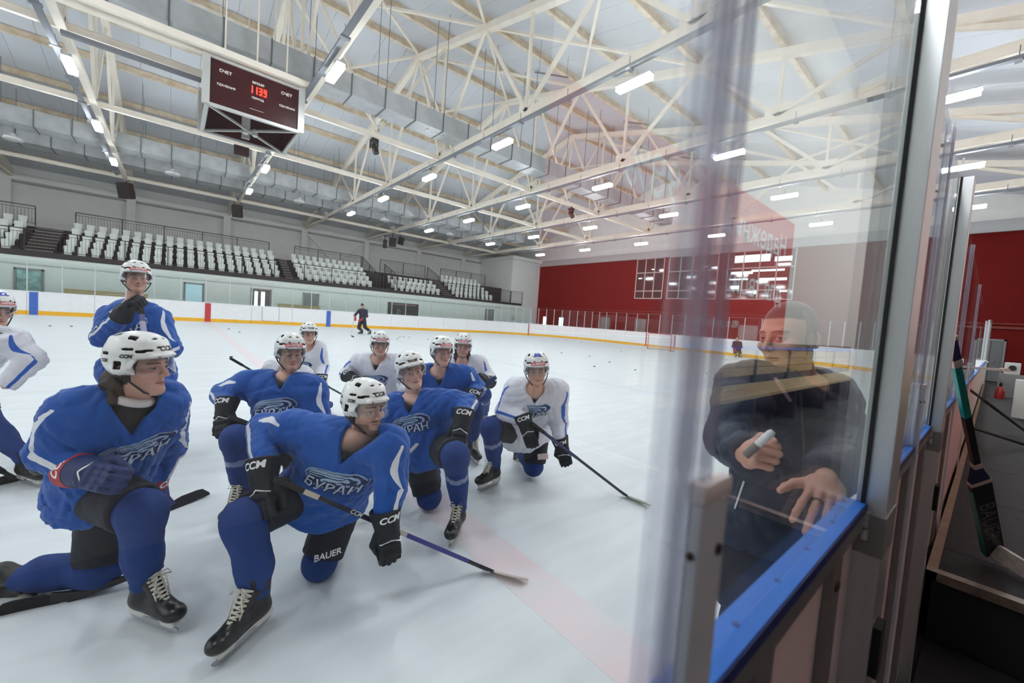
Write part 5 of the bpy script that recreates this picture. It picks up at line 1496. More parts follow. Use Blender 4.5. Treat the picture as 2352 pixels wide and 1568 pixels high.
# -- 3: behind him, eyes shut
fr, fra = foot((546, 1192), (513, 1222))
lk = P(690, 1110, 3.05); la = knee_back(lk, None, cdir(.1, 0, 1))
player3, J3, G3 = player('kneeling player in blue with closed eyes and short fair beard', dict(H=P(667, 813, 3.02), rs=P(570, 882, 3.0), ls=P(718, 892, 3.05), re=P(512, 905, 3.08), rw=P(521, 928, 2.88),
    le=P(735, 965, 3.0), lw=P(705, 1005, 2.85), rh=P(612, 1012, 3.0), lh=P(688, 1015, 3.12), rk=P(543, 1005, 2.75), ra=fra, lk=lk, la=la, logo_t=.58, logo_x=-.01), 'blue',
    face=(12, -2), head=dict(beard=.45, hair=(120, 84, 62), brow=(120, 88, 70), skin=(216, 172, 154), closed=True, jaw=1.06), helmet=dict(badge=True), seed=8, group=GRP, tape=(True, False), hem=-.14,
    gloves=dict(r=dict(y=cdir(.12, .85, -.45), z=cdir(-.1, -.35, -.9)), l=dict(y=cdir(-.6, .6, -.3), z=cdir(.4, 0, -.9))), skates=(fr, None))

# -- 4: right of the nearest player, head tilted, bare fair face
fl, fla = foot_d((1031, 1263), cdir(-.12, 0, -1))
rk = P(985, 1140, 3.12); ra = knee_back(rk, None, cdir(-.1, 0, 1))
player4, J4, G4 = player('kneeling player in blue, clean-shaven, tilted head, glove resting on his raised knee', dict(H=P(944, 856, 2.93), rs=P(903, 935, 3.0), ls=P(1035, 925, 2.93), re=P(882, 1010, 3.05), rw=P(888, 1070, 3.0),
    le=P(1072, 928, 2.98), lw=P(1064, 952, 2.78), rh=P(955, 1035, 3.15), lh=P(1015, 1030, 3.05), rk=rk, ra=ra, lk=P(1046, 1045, 2.62), la=fla, logo_t=.68, logo_x=-.02, drape=.0, skirt=.125), 'blue',
    face=(16, 6, -13), head=dict(beard=0, hair=(150, 112, 76), brow=(140, 100, 74), skin=(222, 178, 160), gaze=.6), helmet=dict(brand='BAUER'), seed=12, group=GRP, tape=(False, True), hem=-.08,
    gloves=dict(l=dict(y=cdir(-.12, .9, -.4), z=cdir(.1, -.3, -.95)), r=dict(y=cdir(.3, .7, -.5), z=cdir(-.3, .2, -.9))), skates=(None, fl))

# -- 5: white, number 88
fr, fra = foot((1152, 1106), (1096, 1130))
lk = P(1226, 1070, 3.9); la = knee_back(lk, None, cdir(-.3, 0, 1))
player5, J5, G5 = player('kneeling player in white with blue 88 on his helmet', dict(H=P(1232, 851, 3.34), rs=P(1187, 891, 3.52), ls=P(1280, 896, 3.5), re=P(1158, 946, 3.58), rw=P(1203, 962, 3.36),
    le=P(1284, 972, 3.6), lw=P(1287, 1012, 3.5), rh=P(1180, 990, 3.82), lh=P(1235, 990, 3.95), rk=P(1128, 980, 3.5), ra=fra, lk=lk, la=la, logo_t=.78, logo_x=.0, skirt=.118, drape=.0), 'white',
    face=(10, -6, -6), head=dict(beard=.25, hair=(96, 70, 52), brow=(90, 66, 50), skin=(208, 164, 142), gaze=.5), helmet=dict(badge=True, number='88'), seed=15, group=GRP, tape=(True, False), hem=-.12,
    gloves=dict(r=dict(y=cdir(.3, .9, -.2), z=cdir(-.1, -.1, -1)), l=dict(y=cdir(.25, .95, .1), z=cdir(-.2, -.1, -1))), skates=(fr, back_foot(la, cdir(-.1, .9, .3), cdir(.3, .1, -1))))
MB().box(-.055, .055, -.001, .001, -.025, .025)
pt = P(1247, 1048, 3.76); ax_ = nrm(cdir(1, -.05, .12)); nz_ = nrm(cdir(.1, -.1, -1)); ay_ = np.cross(nz_, ax_)
V_ = [pt + ax_ * a + ay_ * c + nz_ * .004 * k for k in (0, 1) for a, c in ((-.05, -.026), (.05, -.026), (.05, .026), (-.05, .026))]
mesh_obj('pants_patch', V_, BOXF, mat('patch_pink', (226, 204, 200), rough=.6), player5)

# -- 6: blue, behind player 4
fl, fla = foot((1074, 1048), (1098, 1072))
rk = P(1010, 1010, 4.3); ra = knee_back(rk, None, cdir(.1, 0, 1))
player6, J6, G6 = player('kneeling player in blue with red helmet badge, behind the head-tilted one', dict(H=P(1014, 811, 3.75), rs=P(978, 861, 3.85), ls=P(1068, 862, 3.9), re=P(965, 915, 3.9), rw=P(1010, 940, 3.75),
    le=P(1098, 892, 3.95), lw=P(1088, 905, 3.74), rh=P(1010, 940, 4.15), lh=P(1050, 940, 4.1), rk=rk, ra=ra, lk=P(1090, 942, 4.0), la=fla), 'blue',
    face=(24, 2), head=dict(beard=.15, hair=(110, 82, 60), brow=(110, 80, 62), skin=(214, 170, 152)), helmet=dict(badge=True), seed=18, fine=1.15, group=GRP, hem=-.14,
    gloves=dict(l=dict(y=cdir(-.2, .8, -.4), z=cdir(.2, -.4, -.9))), skates=(None, fl))

# -- 7: white, long hair, at the back
fl, fla = foot_d((1111, 992), cdir(.1, 0, -1))
rk = P(1050, 955, 5.3); ra = knee_back(rk, None, cdir(0, 0, 1))
player7, J7, G7 = player('kneeling player in white with long hair and dark beard at the back of the group', dict(H=P(1063, 797, 4.62), rs=P(1034, 832, 4.8), ls=P(1100, 834, 4.8), re=P(1020, 870, 4.8), rw=P(1040, 890, 4.6),
    le=P(1122, 866, 4.85), lw=P(1124, 876, 4.62), rh=P(1052, 905, 5.0), lh=P(1085, 905, 5.0), rk=rk, ra=ra, lk=P(1110, 905, 4.9), la=fla, logo_t=.55), 'white',
    face=(2, -4), head=dict(h=.0044, beard=.7, hair=(84, 56, 42), brow=(70, 48, 38), skin=(212, 166, 148)), helmet=dict(badge=True), seed=21, fine=1.3, group=GRP, tape=(False, True), hair_back=True,
    gloves=dict(l=dict(y=cdir(-.3, -.3, -.8), z=cdir(.3, -.7, -.4))), skates=(None, fl))

# -- 8: white, centre back
rk = P(835, 935, 4.5); ra = knee_back(rk, None, cdir(0, 0, 1)); lk = P(905, 950, 4.7); la = knee_back(lk, None, cdir(0, 0, 1))
player8, J8, G8 = player('player in white behind the nearest helmet, dark glove at his hip', dict(H=P(872, 793, 4.5), rs=P(825, 831, 4.6), ls=P(911, 833, 4.6), re=P(797, 858, 4.75), rw=P(800, 864, 4.55),
    le=P(935, 880, 4.7), lw=P(925, 900, 4.5), rh=P(850, 905, 4.8), lh=P(890, 905, 4.8), rk=rk, ra=ra, lk=lk, la=la, logo_t=.62), 'white',
    face=(8, -4), head=dict(h=.0044, beard=.12, hair=(84, 64, 50), brow=(70, 52, 42), skin=(210, 166, 146), gaze=.5), helmet=dict(badge=True), seed=24, fine=1.3, group=GRP,
    gloves=dict(r=dict(y=cdir(.85, .3, -.5), z=cdir(.0, -.8, -.5))), skates=(None, None))

# -- 9: white, standing back beside player 3
rk = P(690, 930, 5.4); ra = knee_back(rk, None, cdir(0, 0, 1)); lk = P(722, 935, 5.3); la = knee_back(lk, None, cdir(0, 0, 1))
player9, J9, G9 = player('player in white farthest back, plain white helmet, dark glove on a stick', dict(H=P(709, 768, 5.15), rs=P(674, 799, 5.3), ls=P(730, 800, 5.25), re=P(665, 850, 5.3), rw=P(680, 880, 5.1),
    le=P(742, 842, 5.3), lw=P(738, 866, 5.15), rh=P(692, 880, 5.4), lh=P(722, 880, 5.4), rk=rk, ra=ra, lk=lk, la=la, logo_t=.6), 'white',
    face=(12, -3), head=dict(h=.0044, beard=0, hair=(90, 66, 50), brow=(90, 66, 52), skin=(214, 170, 152)), helmet=dict(brand='CCM'), seed=27, fine=1.3, group=GRP,
    gloves=dict(l=dict(y=cdir(.0, 1, -.2), z=cdir(.6, 0, -.8))), skates=(None, None))

# -- 10: white, hidden behind player 3
rk = P(640, 1000, 4.2); ra = knee_back(rk, None, cdir(0, 0, 1)); lk = P(690, 1000, 4.2); la = knee_back(lk, None, cdir(0, 0, 1))
player10, J10, G10 = player('player in white whose face is hidden behind the one with closed eyes', dict(H=P(668, 822, 4.05), rs=P(628, 848, 4.15), ls=P(695, 862, 4.1), re=P(610, 900, 4.2), rw=P(612, 925, 4.0),
    le=P(712, 915, 4.2), lw=P(690, 950, 4.0), rh=P(645, 940, 4.4), lh=P(685, 940, 4.4), rk=rk, ra=ra, lk=lk, la=la), 'white',
    face=(20, -5), head=dict(h=.004), helmet=dict(), seed=30, fine=1.4, group=GRP, gloves=dict(r=dict(y=cdir(.3, .8, -.3), z=cdir(-.3, -.3, -.9))), skates=(None, None))

# -- 11: standing in blue, chin on his gloves
fr, fra = foot((330, 1052), (352, 1068)); fl, fla = foot((352, 1052), (383, 1076))
player11, J11, G11 = player('standing player in blue resting his chin on gloves stacked over his stick', dict(H=P(313, 641, 3.5), rs=P(258, 728, 3.58), ls=P(362, 733, 3.62), re=P(236, 775, 3.40), rw=P(282, 722, 3.28),
    le=P(392, 800, 3.55), lw=P(345, 822, 3.35), rh=P(278, 850, 3.72), lh=P(352, 852, 3.74), rk=P(315, 960, 3.62), ra=fra, lk=P(352, 960, 3.66), la=fla, hunch=-.03, logo_t=.78, logo_x=.03, logo_back=.2, skirt=.165), 'blue',
    face=(8, 2), head=dict(beard=.15, hair=(90, 66, 50), brow=(80, 60, 46), skin=(204, 158, 138)), helmet=dict(badge=True), seed=33, group=GRP, hem=-.18,
    gloves=dict(r=dict(y=cdir(.75, -.55, -.35), z=cdir(-.35, -.8, -.5)), l=dict(y=cdir(-.6, .2, -.7), z=cdir(.1, -.6, -.6))), skates=(fr, fl))

# -- 12: cut by the edge of the frame
fl, fla = foot((20, 1098), (98, 1122))
fr, fra = foot((-150, 1110), (-80, 1140))
player12, J12, G12 = player('white-jersey player cut off at the picture edge, bare forearm, number 2 helmet', dict(H=P(-14, 714, 3.05), rs=P(-95, 765, 3.1), ls=P(28, 785, 3.0), re=P(-140, 830, 3.0), rw=P(-100, 890, 2.85),
    le=P(72, 826, 3.02), lw=P(14, 885, 2.92), rh=P(-150, 850, 3.4), lh=P(-85, 860, 3.4), rk=P(-110, 960, 3.1), ra=fra, lk=P(-45, 950, 3.1), la=fla, vdepth=.02), 'white',
    face=(26, -8), head=dict(beard=.2, skin=(208, 164, 144)), helmet=dict(badge=True, number='22'), seed=36, group=GRP, skates=(fr, fl))
b_ = MB().tube([J12['le'] + (J12['lw'] - J12['le']) * t for t in (.55, .7, .85)], .05, 14, radii=[.056, .055, .048]); b_.build('elbow_pad', M_STRAP, player12, smooth=True)

def print_on(parent, kind, s, px, py, size, ang, m, bold=.001, shear=.2):
    ob = [c for c in parent.children if c.name.split('.')[0] == kind][0]; me = ob.data
    bv = bvh_of([v.co[:] for v in me.vertices], [tuple(p.vertices) for p in me.polygons])
    hit, n, i, ds = bv.ray_cast(Vector(CPOS), Vector(nrm(ray(px, py))), 20)
    if hit is None: print('no hit', s); return
    n = nrm(np.array(n)); n = n if n @ ray(px, py) < 0 else -n
    ax = cdir(math.cos(ang), math.sin(ang), 0); ax = nrm(ax - n * (ax @ n)); ay = np.cross(n, ax)
    V, F = text_mesh(s, size, bold=bold, shear=shear); V2, F2 = subdiv2(V, F, .02)
    mesh_obj('lettering', project(V2, F2, bv, np.array(hit), ax, ay, n, .002, back=.1), F2, m, ob, fix=False)
print_on(player2, 'pants', 'BAUER', 752, 1275, .045, -.2, M_PRINTW)
# ------------------------------------------------------------------ sticks
add_stick('stick of the nearest player, black and violet shaft with pale taped blade', P(632, 1100, 1.86), onz(1128, 1311), onz(1212, 1340), shaft=(38, 38, 50), tape=(214, 204, 194), bands=((.10, .16, (200, 190, 170)), (.20, .42, (40, 42, 66)), (.42, .54, (196, 188, 176)), (.54, .86, (70, 66, 140))), text=('CCM', .31, .03, M_PRINTW))
add_stick('stick of helmet 88, dark shaft with white taped blade on open ice', P(1222, 972, 3.3), onz(1440, 1140), onz(1493, 1166), shaft=(48, 54, 64), tape=(206, 206, 190), bands=((.0, .45, (58, 54, 100)),))
add_stick('stick leaning across the hips of the head-tilted player, pale tape band', P(1052, 926, 2.98), onz(765, 1216), onz(735, 1235), shaft=(150, 120, 90), bands=((.25, .4, (190, 190, 196)), (.4, .6, (70, 150, 200))))
add_stick('stick of the player with closed eyes, dark blade on the ice', P(526, 958, 2.74), onz(905, 1100), onz(938, 1083), shaft=(70, 72, 92), tape=(40, 40, 44), bands=((.3, .5, (170, 170, 170)),))
add_stick('stick with navy shaft held up in front of the long-haired player', P(1138, 866, 3.72), onz(950, 1052), onz(922, 1046), shaft=(44, 58, 104), butt_tape=(44, 62, 112), bands=((.09, .13, (206, 200, 190)),))
add_stick('stick upright under the chin of the standing player, black blade on ice', P(320, 686, 3.24), onz(388, 1174), onz(478, 1138), shaft=(74, 70, 128), tape=(34, 36, 40), bands=((.12, .3, (168, 160, 190)),), blade_h=.07, curve=-.02)
add_stick('dark stick lying on the ice under the red-cuffed player', onz(372, 1296, .10), onz(136, 1384), onz(-12, 1412), shaft=(28, 28, 32), tape=(26, 26, 30), blade_h=.055)
add_stick('teal and black stick of the farthest white player', P(736, 878, 5.05), onz(862, 948), onz(890, 955), shaft=(40, 74, 88))
add_stick('black butt end of a stick behind the shoulder of the closed-eyed player', P(530, 823, 4.15), onz(775, 965), onz(800, 975), shaft=(34, 34, 38), butt_tape=(26, 26, 28))
add_stick('stick beside the skate of the player cut off by the picture edge', P(-30, 1060, 2.95), onz(42, 1104), onz(-40, 1122), shaft=(40, 40, 46), tape=(36, 36, 40))

# ------------------------------------------------------------------ two coaches far down the ice
M_TRACK = mat('tracksuit_navy', (34, 30, 56), rough=.7); M_MARJ = mat('jersey_maroon', (84, 28, 44), rough=.7)
f0 = onz(835, 768); d0 = 24.2
import numpy.linalg as LA
def depth_of(p): return (np.asarray(p) - CPOS) @ cdir(0, 0, 1)
d0 = depth_of(f0)
sk1, sa1 = foot_d((822, 768), cdir(-1, 0, -.4)); sk2, sa2 = foot_d((845, 769), cdir(-.3, 0, -1))
d_ = d0
player13, J13, G13 = player('distant skater in navy tracksuit and knit cap, red gloves, by the far boards', dict(H=P(832, 702.5, d_), rs=P(825, 713, d_), ls=P(841, 713.5, d_), re=P(815, 724, d_ - .2), rw=P(815.5, 727, d_ - .3), le=P(843, 726, d_), lw=P(832, 733, d_ - .3),
    rh=P(829, 737, d_), lh=P(836, 737, d_), rk=P(824, 752, d_ - .2), ra=sa1, lk=P(839, 752, d_), la=sa2), M_TRACK, face=(-10, -10), head=dict(h=.006), seed=40, fine=1.8, wear='jacket', hem=-.05, sizes=.86,
    knit=mat('knit_navy', (36, 32, 50), rough=.9), gloves=dict(r=dict(y=cdir(0, 1, -.2), z=cdir(-.3, 0, -1), m=M_GLVR, text=None), l=dict(y=cdir(-.8, .4, -.2), z=cdir(.2, -.5, -.9), m=M_GLVR, text=None)), skates=(sk1, sk2))
add_stick('white stick of the distant skater by the far boards', P(815, 722, d_ - .3), onz(806, 772), onz(812, 775), shaft=(200, 190, 186), tape=(40, 40, 44))
d_ = depth_of(onz(1693, 820)); sk1, sa1 = foot_d((1688, 821), cdir(-.7, 0, -.7)); sk2, sa2 = foot_d((1704, 822), cdir(.5, 0, -.8))
player14, J14, G14 = player('most distant skater in maroon top near the yellow advert board', dict(H=P(1693, 777, d_), rs=P(1686, 786, d_), ls=P(1701, 787, d_), re=P(1683, 796, d_ - .2), rw=P(1687, 800, d_ - .3), le=P(1703, 797, d_ - .1), lw=P(1695, 804, d_ - .3),
    rh=P(1689, 803, d_), lh=P(1697, 803, d_), rk=P(1688, 811, d_ - .1), ra=sa1, lk=P(1700, 811, d_ - .1), la=sa2), M_MARJ, face=(-20, -8), head=dict(h=.006, hair=(60, 44, 36)), seed=42, fine=1.8, wear='jacket', hem=-.05, sizes=.9,
    gloves=dict(r=dict(y=cdir(.3, 1, -.2), z=cdir(-.3, 0, -1), m=M_GLVR, text=None), l=dict(y=cdir(-.5, .7, -.2), z=cdir(.2, -.5, -.9), m=M_GLV, text=None)), skates=(sk1, sk2))
add_stick('stick held low by the most distant skater', P(1686, 800, d_ - .35), onz(1713, 820), onz(1718, 820.5), shaft=(150, 170, 160), tape=(40, 40, 44))
# ================================================================== near boards, glass and bench
G0, G1 = .141, .149                                # the glass sheet
M_GLASS = glass_mat('near_glass', tint=(.97, .985, .98), ior=1.58, haze=.010)
M_ACR = glass_mat('acrylic_lilac', tint=(.97, .97, .985), ior=1.45, rough=.12, haze=.13, hazec=(232, 230, 242))
M_ACR2 = glass_mat('acrylic_rib', tint=(.90, .90, .93), ior=1.5, rough=.2, haze=.22, hazec=(206, 204, 220))
M_ALU = mat('brushed_aluminium', (222, 224, 224), rough=.32, metal=.7, noise=.06, nscale=40, stretch=(30, 30, .6))
M_ALUD = mat('door_aluminium', (150, 148, 146), rough=.4, metal=.5, noise=.1, nscale=12)
M_GASK = mat('black_gasket', (12, 12, 13), rough=.6)
M_CAPB = mat('cap_blue', (14, 112, 216), rough=.4, noise=.07, nscale=14, bump=.05, bscale=90)
M_CAPE = mat('cap_edge_navy', (30, 42, 110), rough=.4)
M_BACK_BOUNCE = mat('board_back', (238, 216, 210), rough=.6, noise=.08, nscale=5)  # white panel with the red bounce light put into its colour
M_CAPW = mat('plastic_cap_white', (248, 238, 234), rough=.45)
M_BOLT = mat('bolt_brown', (74, 54, 44), rough=.45, metal=.5)
M_CONC = mat('kerb_concrete', (150, 128, 108), rough=.8, noise=.2, nscale=14)
M_MATB = mat('bench_mat', (34, 34, 36), rough=.8, noise=.35, nscale=9, c2=(22, 22, 24), bump=.3, bscale=60)
M_BLK = mat('bench_black', (18, 16, 16), rough=.7, noise=.2, nscale=8)
near = empty('near_boards', (1.0, .15, 0), 'near rink boards with bright blue cap, clear panes and metal posts', 'boards')
# white facing on the ice side, blue cap, metal channel, board back with uprights
PX = 1.05
def near_run(x0, x1, cap=True):
    MB().box(x0, x1, .158, .165, 0, RZ - .03).build('board_panel', M_BOARD, near)
    MB().box(x0, x1, .165, .170, .002, .215).build('kick_strip', M_YEL, near)
    MB().box(x0, x1, .1325, .1675, RZ - .016, RZ).build('cap_rail', M_CAPB, near)
    MB().box(x0, x1, .1305, .1325, RZ - .018, RZ - .002).build('cap_edge', M_CAPE, near)
    MB().box(x0, x1, .133, .158, RZ - .052, RZ - .0165).build('metal_channel', M_ALUD, near)
    MB().box(x0, x1, .146, .157, .08, RZ - .053).build('board_back_panel', M_BACK_BOUNCE, near)
    MB().box(x0, x1, .134, .1455, .08, .16).build('metal_channel', M_ALUD, near)
near_run(-6.0, PX); near_run(PX + .12, 2.36); near_run(2.5, 9.0); near_run(9.0, RX1 - RAD)
for x in (-2.0, -.6, .52, .86):
    MB().box(x - .03, x + .03, .1335, .1455, .16, RZ - .053).build('upright', M_ALUD, near)
    for z in (.5, 1.115): MB().tube([(x, .1335, z), (x, .1315, z), (x, .129, z)], .008, 10, radii=[.012, .011, .006]).build('bolt', M_BOLT, near)
for x in (.36, .47, .60, .73, .88): MB().tube([(x, .151, RZ), (x, .151, RZ + .0008)], .004, 10).build('cap_screw', M_CAPE, near)
for x in (1.35, 1.75, 2.2, 2.9, 3.6): MB().box(x - .02, x + .02, .132, .1455, .1, RZ - .05).build('upright', M_ALUD, near)
# panes
GT = 2.2
for x0, x1 in ((-5.0, -2.45), (-2.39, .296), (.302, PX - .004), (PX + .05, 1.80), (1.808, 2.32), (2.45, 3.9), (3.91, 6.2), (6.22, 8.6)):
    MB().box(x0, x1, G0, G1, RZ, GT).build('glass_pane', M_GLASS, near)
# clear H-section posts
for x, zt in ((-2.42, GT), (.299, GT + .3), (1.804, GT), (3.905, GT), (6.21, GT)):
    w = .029
    MB().box(x - w, x + w, G1 + .001, G1 + .006, RZ, zt).build('clear_post', M_ACR, near)
    MB().box(x - w, x + w, G0 - .006, G0 - .001, RZ, zt).build('clear_post', M_ACR, near)
    MB().box(x - .004, x + .004, G0 - .001, G1 + .001, RZ, zt).build('clear_post', M_ACR2, near)
    for k in (-.024, -.010, .008, .020): MB().box(x + k, x + k + .004, G0 - .010, G0 - .006, RZ, zt).build('clear_post', M_ACR2, near)
# grey stanchions behind the clear posts, with white caps
for x in (.305, 1.81, 3.91, 6.22):
    MB().box(x - .004, x + .042, .1265, .1375, 0, 1.392).build('stanchion', mat('stanchion_grey', (222, 226, 230), rough=.45, noise=.06), near, bevel=.002)
    MB().box(x - .006, x + .044, .1245, .1395, 1.392, 1.408).build('stanchion_cap', M_CAPW, near, bevel=.006)
    MB().tube([(x - .0045, .132, 1.352), (x - .0060, .132, 1.352)], .0032, 12).build('bolt', M_BOLT, near); MB().tube([(x + .030, .1263, 1.35), (x + .030, .1245, 1.35)], .0045, 10).build('bolt', M_BOLT, near)
# aluminium door posts
for x, w in ((PX, .12), (2.36, .10)):
    MB().box(x, x + w, .103, .149, .02, GT).build('door_post', M_ALU, near, bevel=.0015)
    MB().box(x - .009, x - .0003, .1345, .1408, RZ, GT).build('gasket', M_GASK, near)
    MB().box(x - .002, x + w, .101, .1495, RZ - .10, RZ - .02).build('hinge_plate', M_ALUD, near)
    MB().box(x - .012, x - .002, .126, .134, RZ - .045, RZ - .015).tube([(x - .007, .130, RZ - .07), (x - .007, .130, RZ - .05)], .006, 8).build('latch', M_ALU, near)
    MB().box(x + .01, x + .06, .09, .103, RZ - .34, RZ - .24).build('latch', M_BLK, near)
# ------------------------------------------------------------------ bench platform
PZ = .36
t = empty('bench_platform', (6, -1.2, 0), 'black players bench platform with worn pale edging', 'platform')
MB().box(3.08, 25, -2.85, .10, 0, PZ - .02).build('base', M_BLK, t)
MB().box(3.12, 25, -2.85, .085, PZ - .02, PZ).build('rubber_mat', M_MATB, t)
MB().box(3.06, 3.12, -2.85, .125, PZ - .04, PZ + .006).build('edging', mat('edge_metal', (150, 132, 120), rough=.35, metal=.6, noise=.3, nscale=20), t)
MB().box(3.06, 25, .085, .125, PZ - .04, PZ + .004).build('edging', M_CONC, t)
for k in range(3): MB().box(3.5 + k * 1.4, 3.52 + k * 1.4, -2.8, .08, PZ, PZ + .002).build('mat_joint', M_BLK, t)
o = MB().box(.6, 3.05, -2.85, .10, 0.0, .012).build('floor_mat', M_BLK); tag(o, 'dark rubber mat on the floor before the bench platform', 'mat')
# players' bench against the back wall (seen mirrored in the pane)
t = empty('players_bench', (8, -1.7, PZ), 'long wooden players bench with blue rail behind the near boards', 'bench')
for k in range(4): MB().box(3.6, 18, -2.0 + .13 * k, -1.88 + .13 * k, PZ + .42, PZ + .46).build('plank', M_WOODB, t)
for k in range(3): MB().box(3.6, 18, -2.12, -2.08, PZ + .56 + .13 * k, PZ + .68 + .13 * k).build('plank', M_WOODB, t)
MB().box(3.6, 18, -2.14, -2.06, PZ + .96, PZ + 1.0).build('top_rail', M_CAPB, t)
for x in np.arange(3.8, 18, 1.6): MB().box(x - .03, x + .03, -2.06, -1.5, PZ, PZ + .42).box(x - .03, x + .03, -2.12, -2.06, PZ, PZ + .96).build('leg', M_RAIL, t)
# red field with white lettering on the wall behind the bench
MB().box(2.95, 10.9, YW0, YW0 + .02, 1.42, 4.15).build('red_field', mat('banner_red', (200, 54, 48), rough=.6), wall_near)
MB().box(2.95, 18, YW0, YW0 + .02, 0, 1.40).build('grey_field', mat('near_wall_grey', (112, 108, 106), rough=.7), wall_near)
MB().box(-34, 2.93, YW0, YW0 + .02, 0, 9.2).build('grey_field', mat('near_wall_grey', (112, 108, 106), rough=.7), wall_near)
M_WTXT = mat('wall_lettering', (236, 236, 236), rough=.6)
def wall_text(s, xr, z, cap):
    V, F = txt(s, cap * 1.38, bold=.006, align='LEFT')
    mesh_obj('lettering', np.stack([xr - V[:, 0], np.full(len(V), YW0 + .024), z + V[:, 1]], 1), F, M_WTXT, wall_near, fix=False)
wall_text('Надежный', 10.5, 3.5, .46); wall_text('для твоих', 10.5, 2.5, .46); wall_text('98% по результатам', 8.3, 1.72, .14); wall_text('98%', 5.7, 3.6, .6)

# ------------------------------------------------------------------ goalie stick on the platform
GD = dict(b=np.array([2.62, .098, 0]), )
top = ony(2182, 770, .085); top = onx(2182, 771, 2.52); heel = onz(2285, 1283, PZ + .012); kink = P(2240, 1050, (np.linalg.norm(heel - CPOS)) * .0 + depth_of(heel) * .63 + depth_of(top) * .37)
d = nrm(heel - top); L_ = np.linalg.norm(heel - top)
sd = nrm(cdir(1, .1, 0)); sd = nrm(sd - d * (sd @ d)); nn = np.cross(sd, d)
gs = empty('goalie_stick', tuple(heel), 'black and teal goalie stick leaning on the metal post by the bench mat', 'hockey stick')
M_GS = mat('goalie_black', (22, 24, 26), rough=.35); M_TEAL = mat('goalie_teal', (20, 140, 132), rough=.35); M_GT = mat('goalie_tape', (212, 196, 186), rough=.8); M_NAVT = mat('tape_navy', (34, 44, 84), rough=.8)
def seg_(a, b_, w, h, m, nm, w2=None):
    return MB().bar(top + d * L_ * a, top + d * L_ * b_, w, h, up=nn, w2=w2).build(nm, m, gs, bevel=.003)
seg_(0, .012, .036, .036, M_GT, 'tape_ring'); seg_(.012, .08, .030, .030, M_NAVT, 'grip_tape'); seg_(.08, .105, .034, .032, M_GT, 'tape_ring'); seg_(.105, .30, .028, .024, M_TEAL, 'shaft'); seg_(.30, .50, .028, .024, M_GS, 'shaft'); 
seg_(.50, .52, .032, .028, M_GT, 'tape_ring'); seg_(.52, .58, .034, .026, M_NAVT, 'grip_tape', .084); seg_(.58, .595, .09, .028, M_GT, 'tape_ring'); seg_(.595, .965, .090, .024, M_GS, 'paddle')
MB().bar(top + d * L_ * .62 - sd * .046, top + d * L_ * .95 - sd * .046, .004, .026, up=nn).build('teal_edge', M_TEAL, gs)
text_on('lettering', 'BAUER', .10, top + d * L_ * .78 + nn * .0128 * (1 if nn @ (CPOS - heel) > 0 else -1), d, (np.cross(nn * (1 if nn @ (CPOS - heel) > 0 else -1), d)), mat('print_grey', (120, 122, 128), rough=.5), gs, lift=.0006, bold=-.001, spacing=1.0)
be = onz(2420, 1362, PZ + .012)
MB().bar(top + d * L_ * .945, be + np.array([0, 0, .03]), .022, .086, up=(0, 0, 1)).build('blade', mat('blade_white_tape', (196, 188, 178), rough=.8, noise=.25, nscale=40), gs, bevel=.003)
# things along the bench side of the boards
def p_at(px, py, dep): return P(px, py, dep)
add_stick('dark stick leaning from the blue glove down to the bench mat', P(2205, 878, 5.2), onz(2368, 1000, PZ), onz(2420, 1010, PZ), shaft=(34, 60, 66), tape=(30, 32, 34), bands=((.3, .5, (30, 34, 38)),))
add_stick('black stick lying across the bench mat behind the goalie stick', P(2172, 962, 4.6), onz(2380, 1030, PZ), onz(2430, 1036, PZ), shaft=(22, 22, 26), tape=(30, 30, 34))
g_ = empty('hockey_glove', tuple(P(2213, 872, 5.3)), 'blue hockey glove hanging on the boards beside the red helmet', 'glove')
add_glove(g_, P(2210, 858, 5.3), cdir(.1, 1, .1), cdir(.5, -.2, -1), m=M_GLVN, text=None)
hl = empty('hockey_helmet', tuple(P(2192, 845, 5.4)), 'red hockey helmet resting on the near boards', 'helmet')
np_mesh('helmet_shell', place(_HEL[0] * .8, P(2193, 843, 5.6), frame(cdir(1, 0, -.6), (0, 0, 1))), _HEL[1], mat('helmet_red', (190, 30, 34), rough=.3), hl)
for px, py, dep, w, h, m, lb, cat in ((2185, 900, 5.2, .10, .40, M_CAPW, 'white bottle carrier hanging on the near boards below the red helmet', 'carrier'),):
    p = P(px, py, dep); tag(MB().box(p[0] - .05, p[0] + .05, p[1] - w / 2, p[1] + w / 2, p[2] - h / 2, p[2] + h / 2).build('bottle_carrier', m, bevel=.01), lb, cat)
rs_ = empty('floor_stick', tuple(P(2270, 848, 7)), 'pale tipped stick laid level beyond the bench mat', 'hockey stick')
MB().bar(P(2215, 843, 7), P(2300, 849, 7.2), .04).build('shaft', M_LAMPH, rs_); MB().bar(P(2300, 849, 7.2), P(2314, 850, 7.25), .06).build('tape_end', M_GT, rs_)
p = onz(2325, 905, 0.02) ; p = P(2322, 868, 11); 
tag(MB().box(p[0] - .15, p[0] + .15, p[1] - .22, p[1] + .22, 0.02, p[2] + .1).build('grey_pedestal', M_DOORG, bevel=.01), 'grey pedestal box near the slate door in the red wall', 'box')
cam_ = empty('camera_unit', (p[0], p[1], p[2] + .1), 'small pale camera unit on the grey pedestal', 'camera')
MB().box(p[0] - .12, p[0] + .12, p[1] - .14, p[1] + .14, p[2] + .1, p[2] + .42).build('housing', M_LAMPH, cam_, bevel=.03); MB().tube([(p[0] - .12, p[1], p[2] + .28), (p[0] - .17, p[1], p[2] + .28)], .07, 12).build('lens', M_STRAP, cam_)
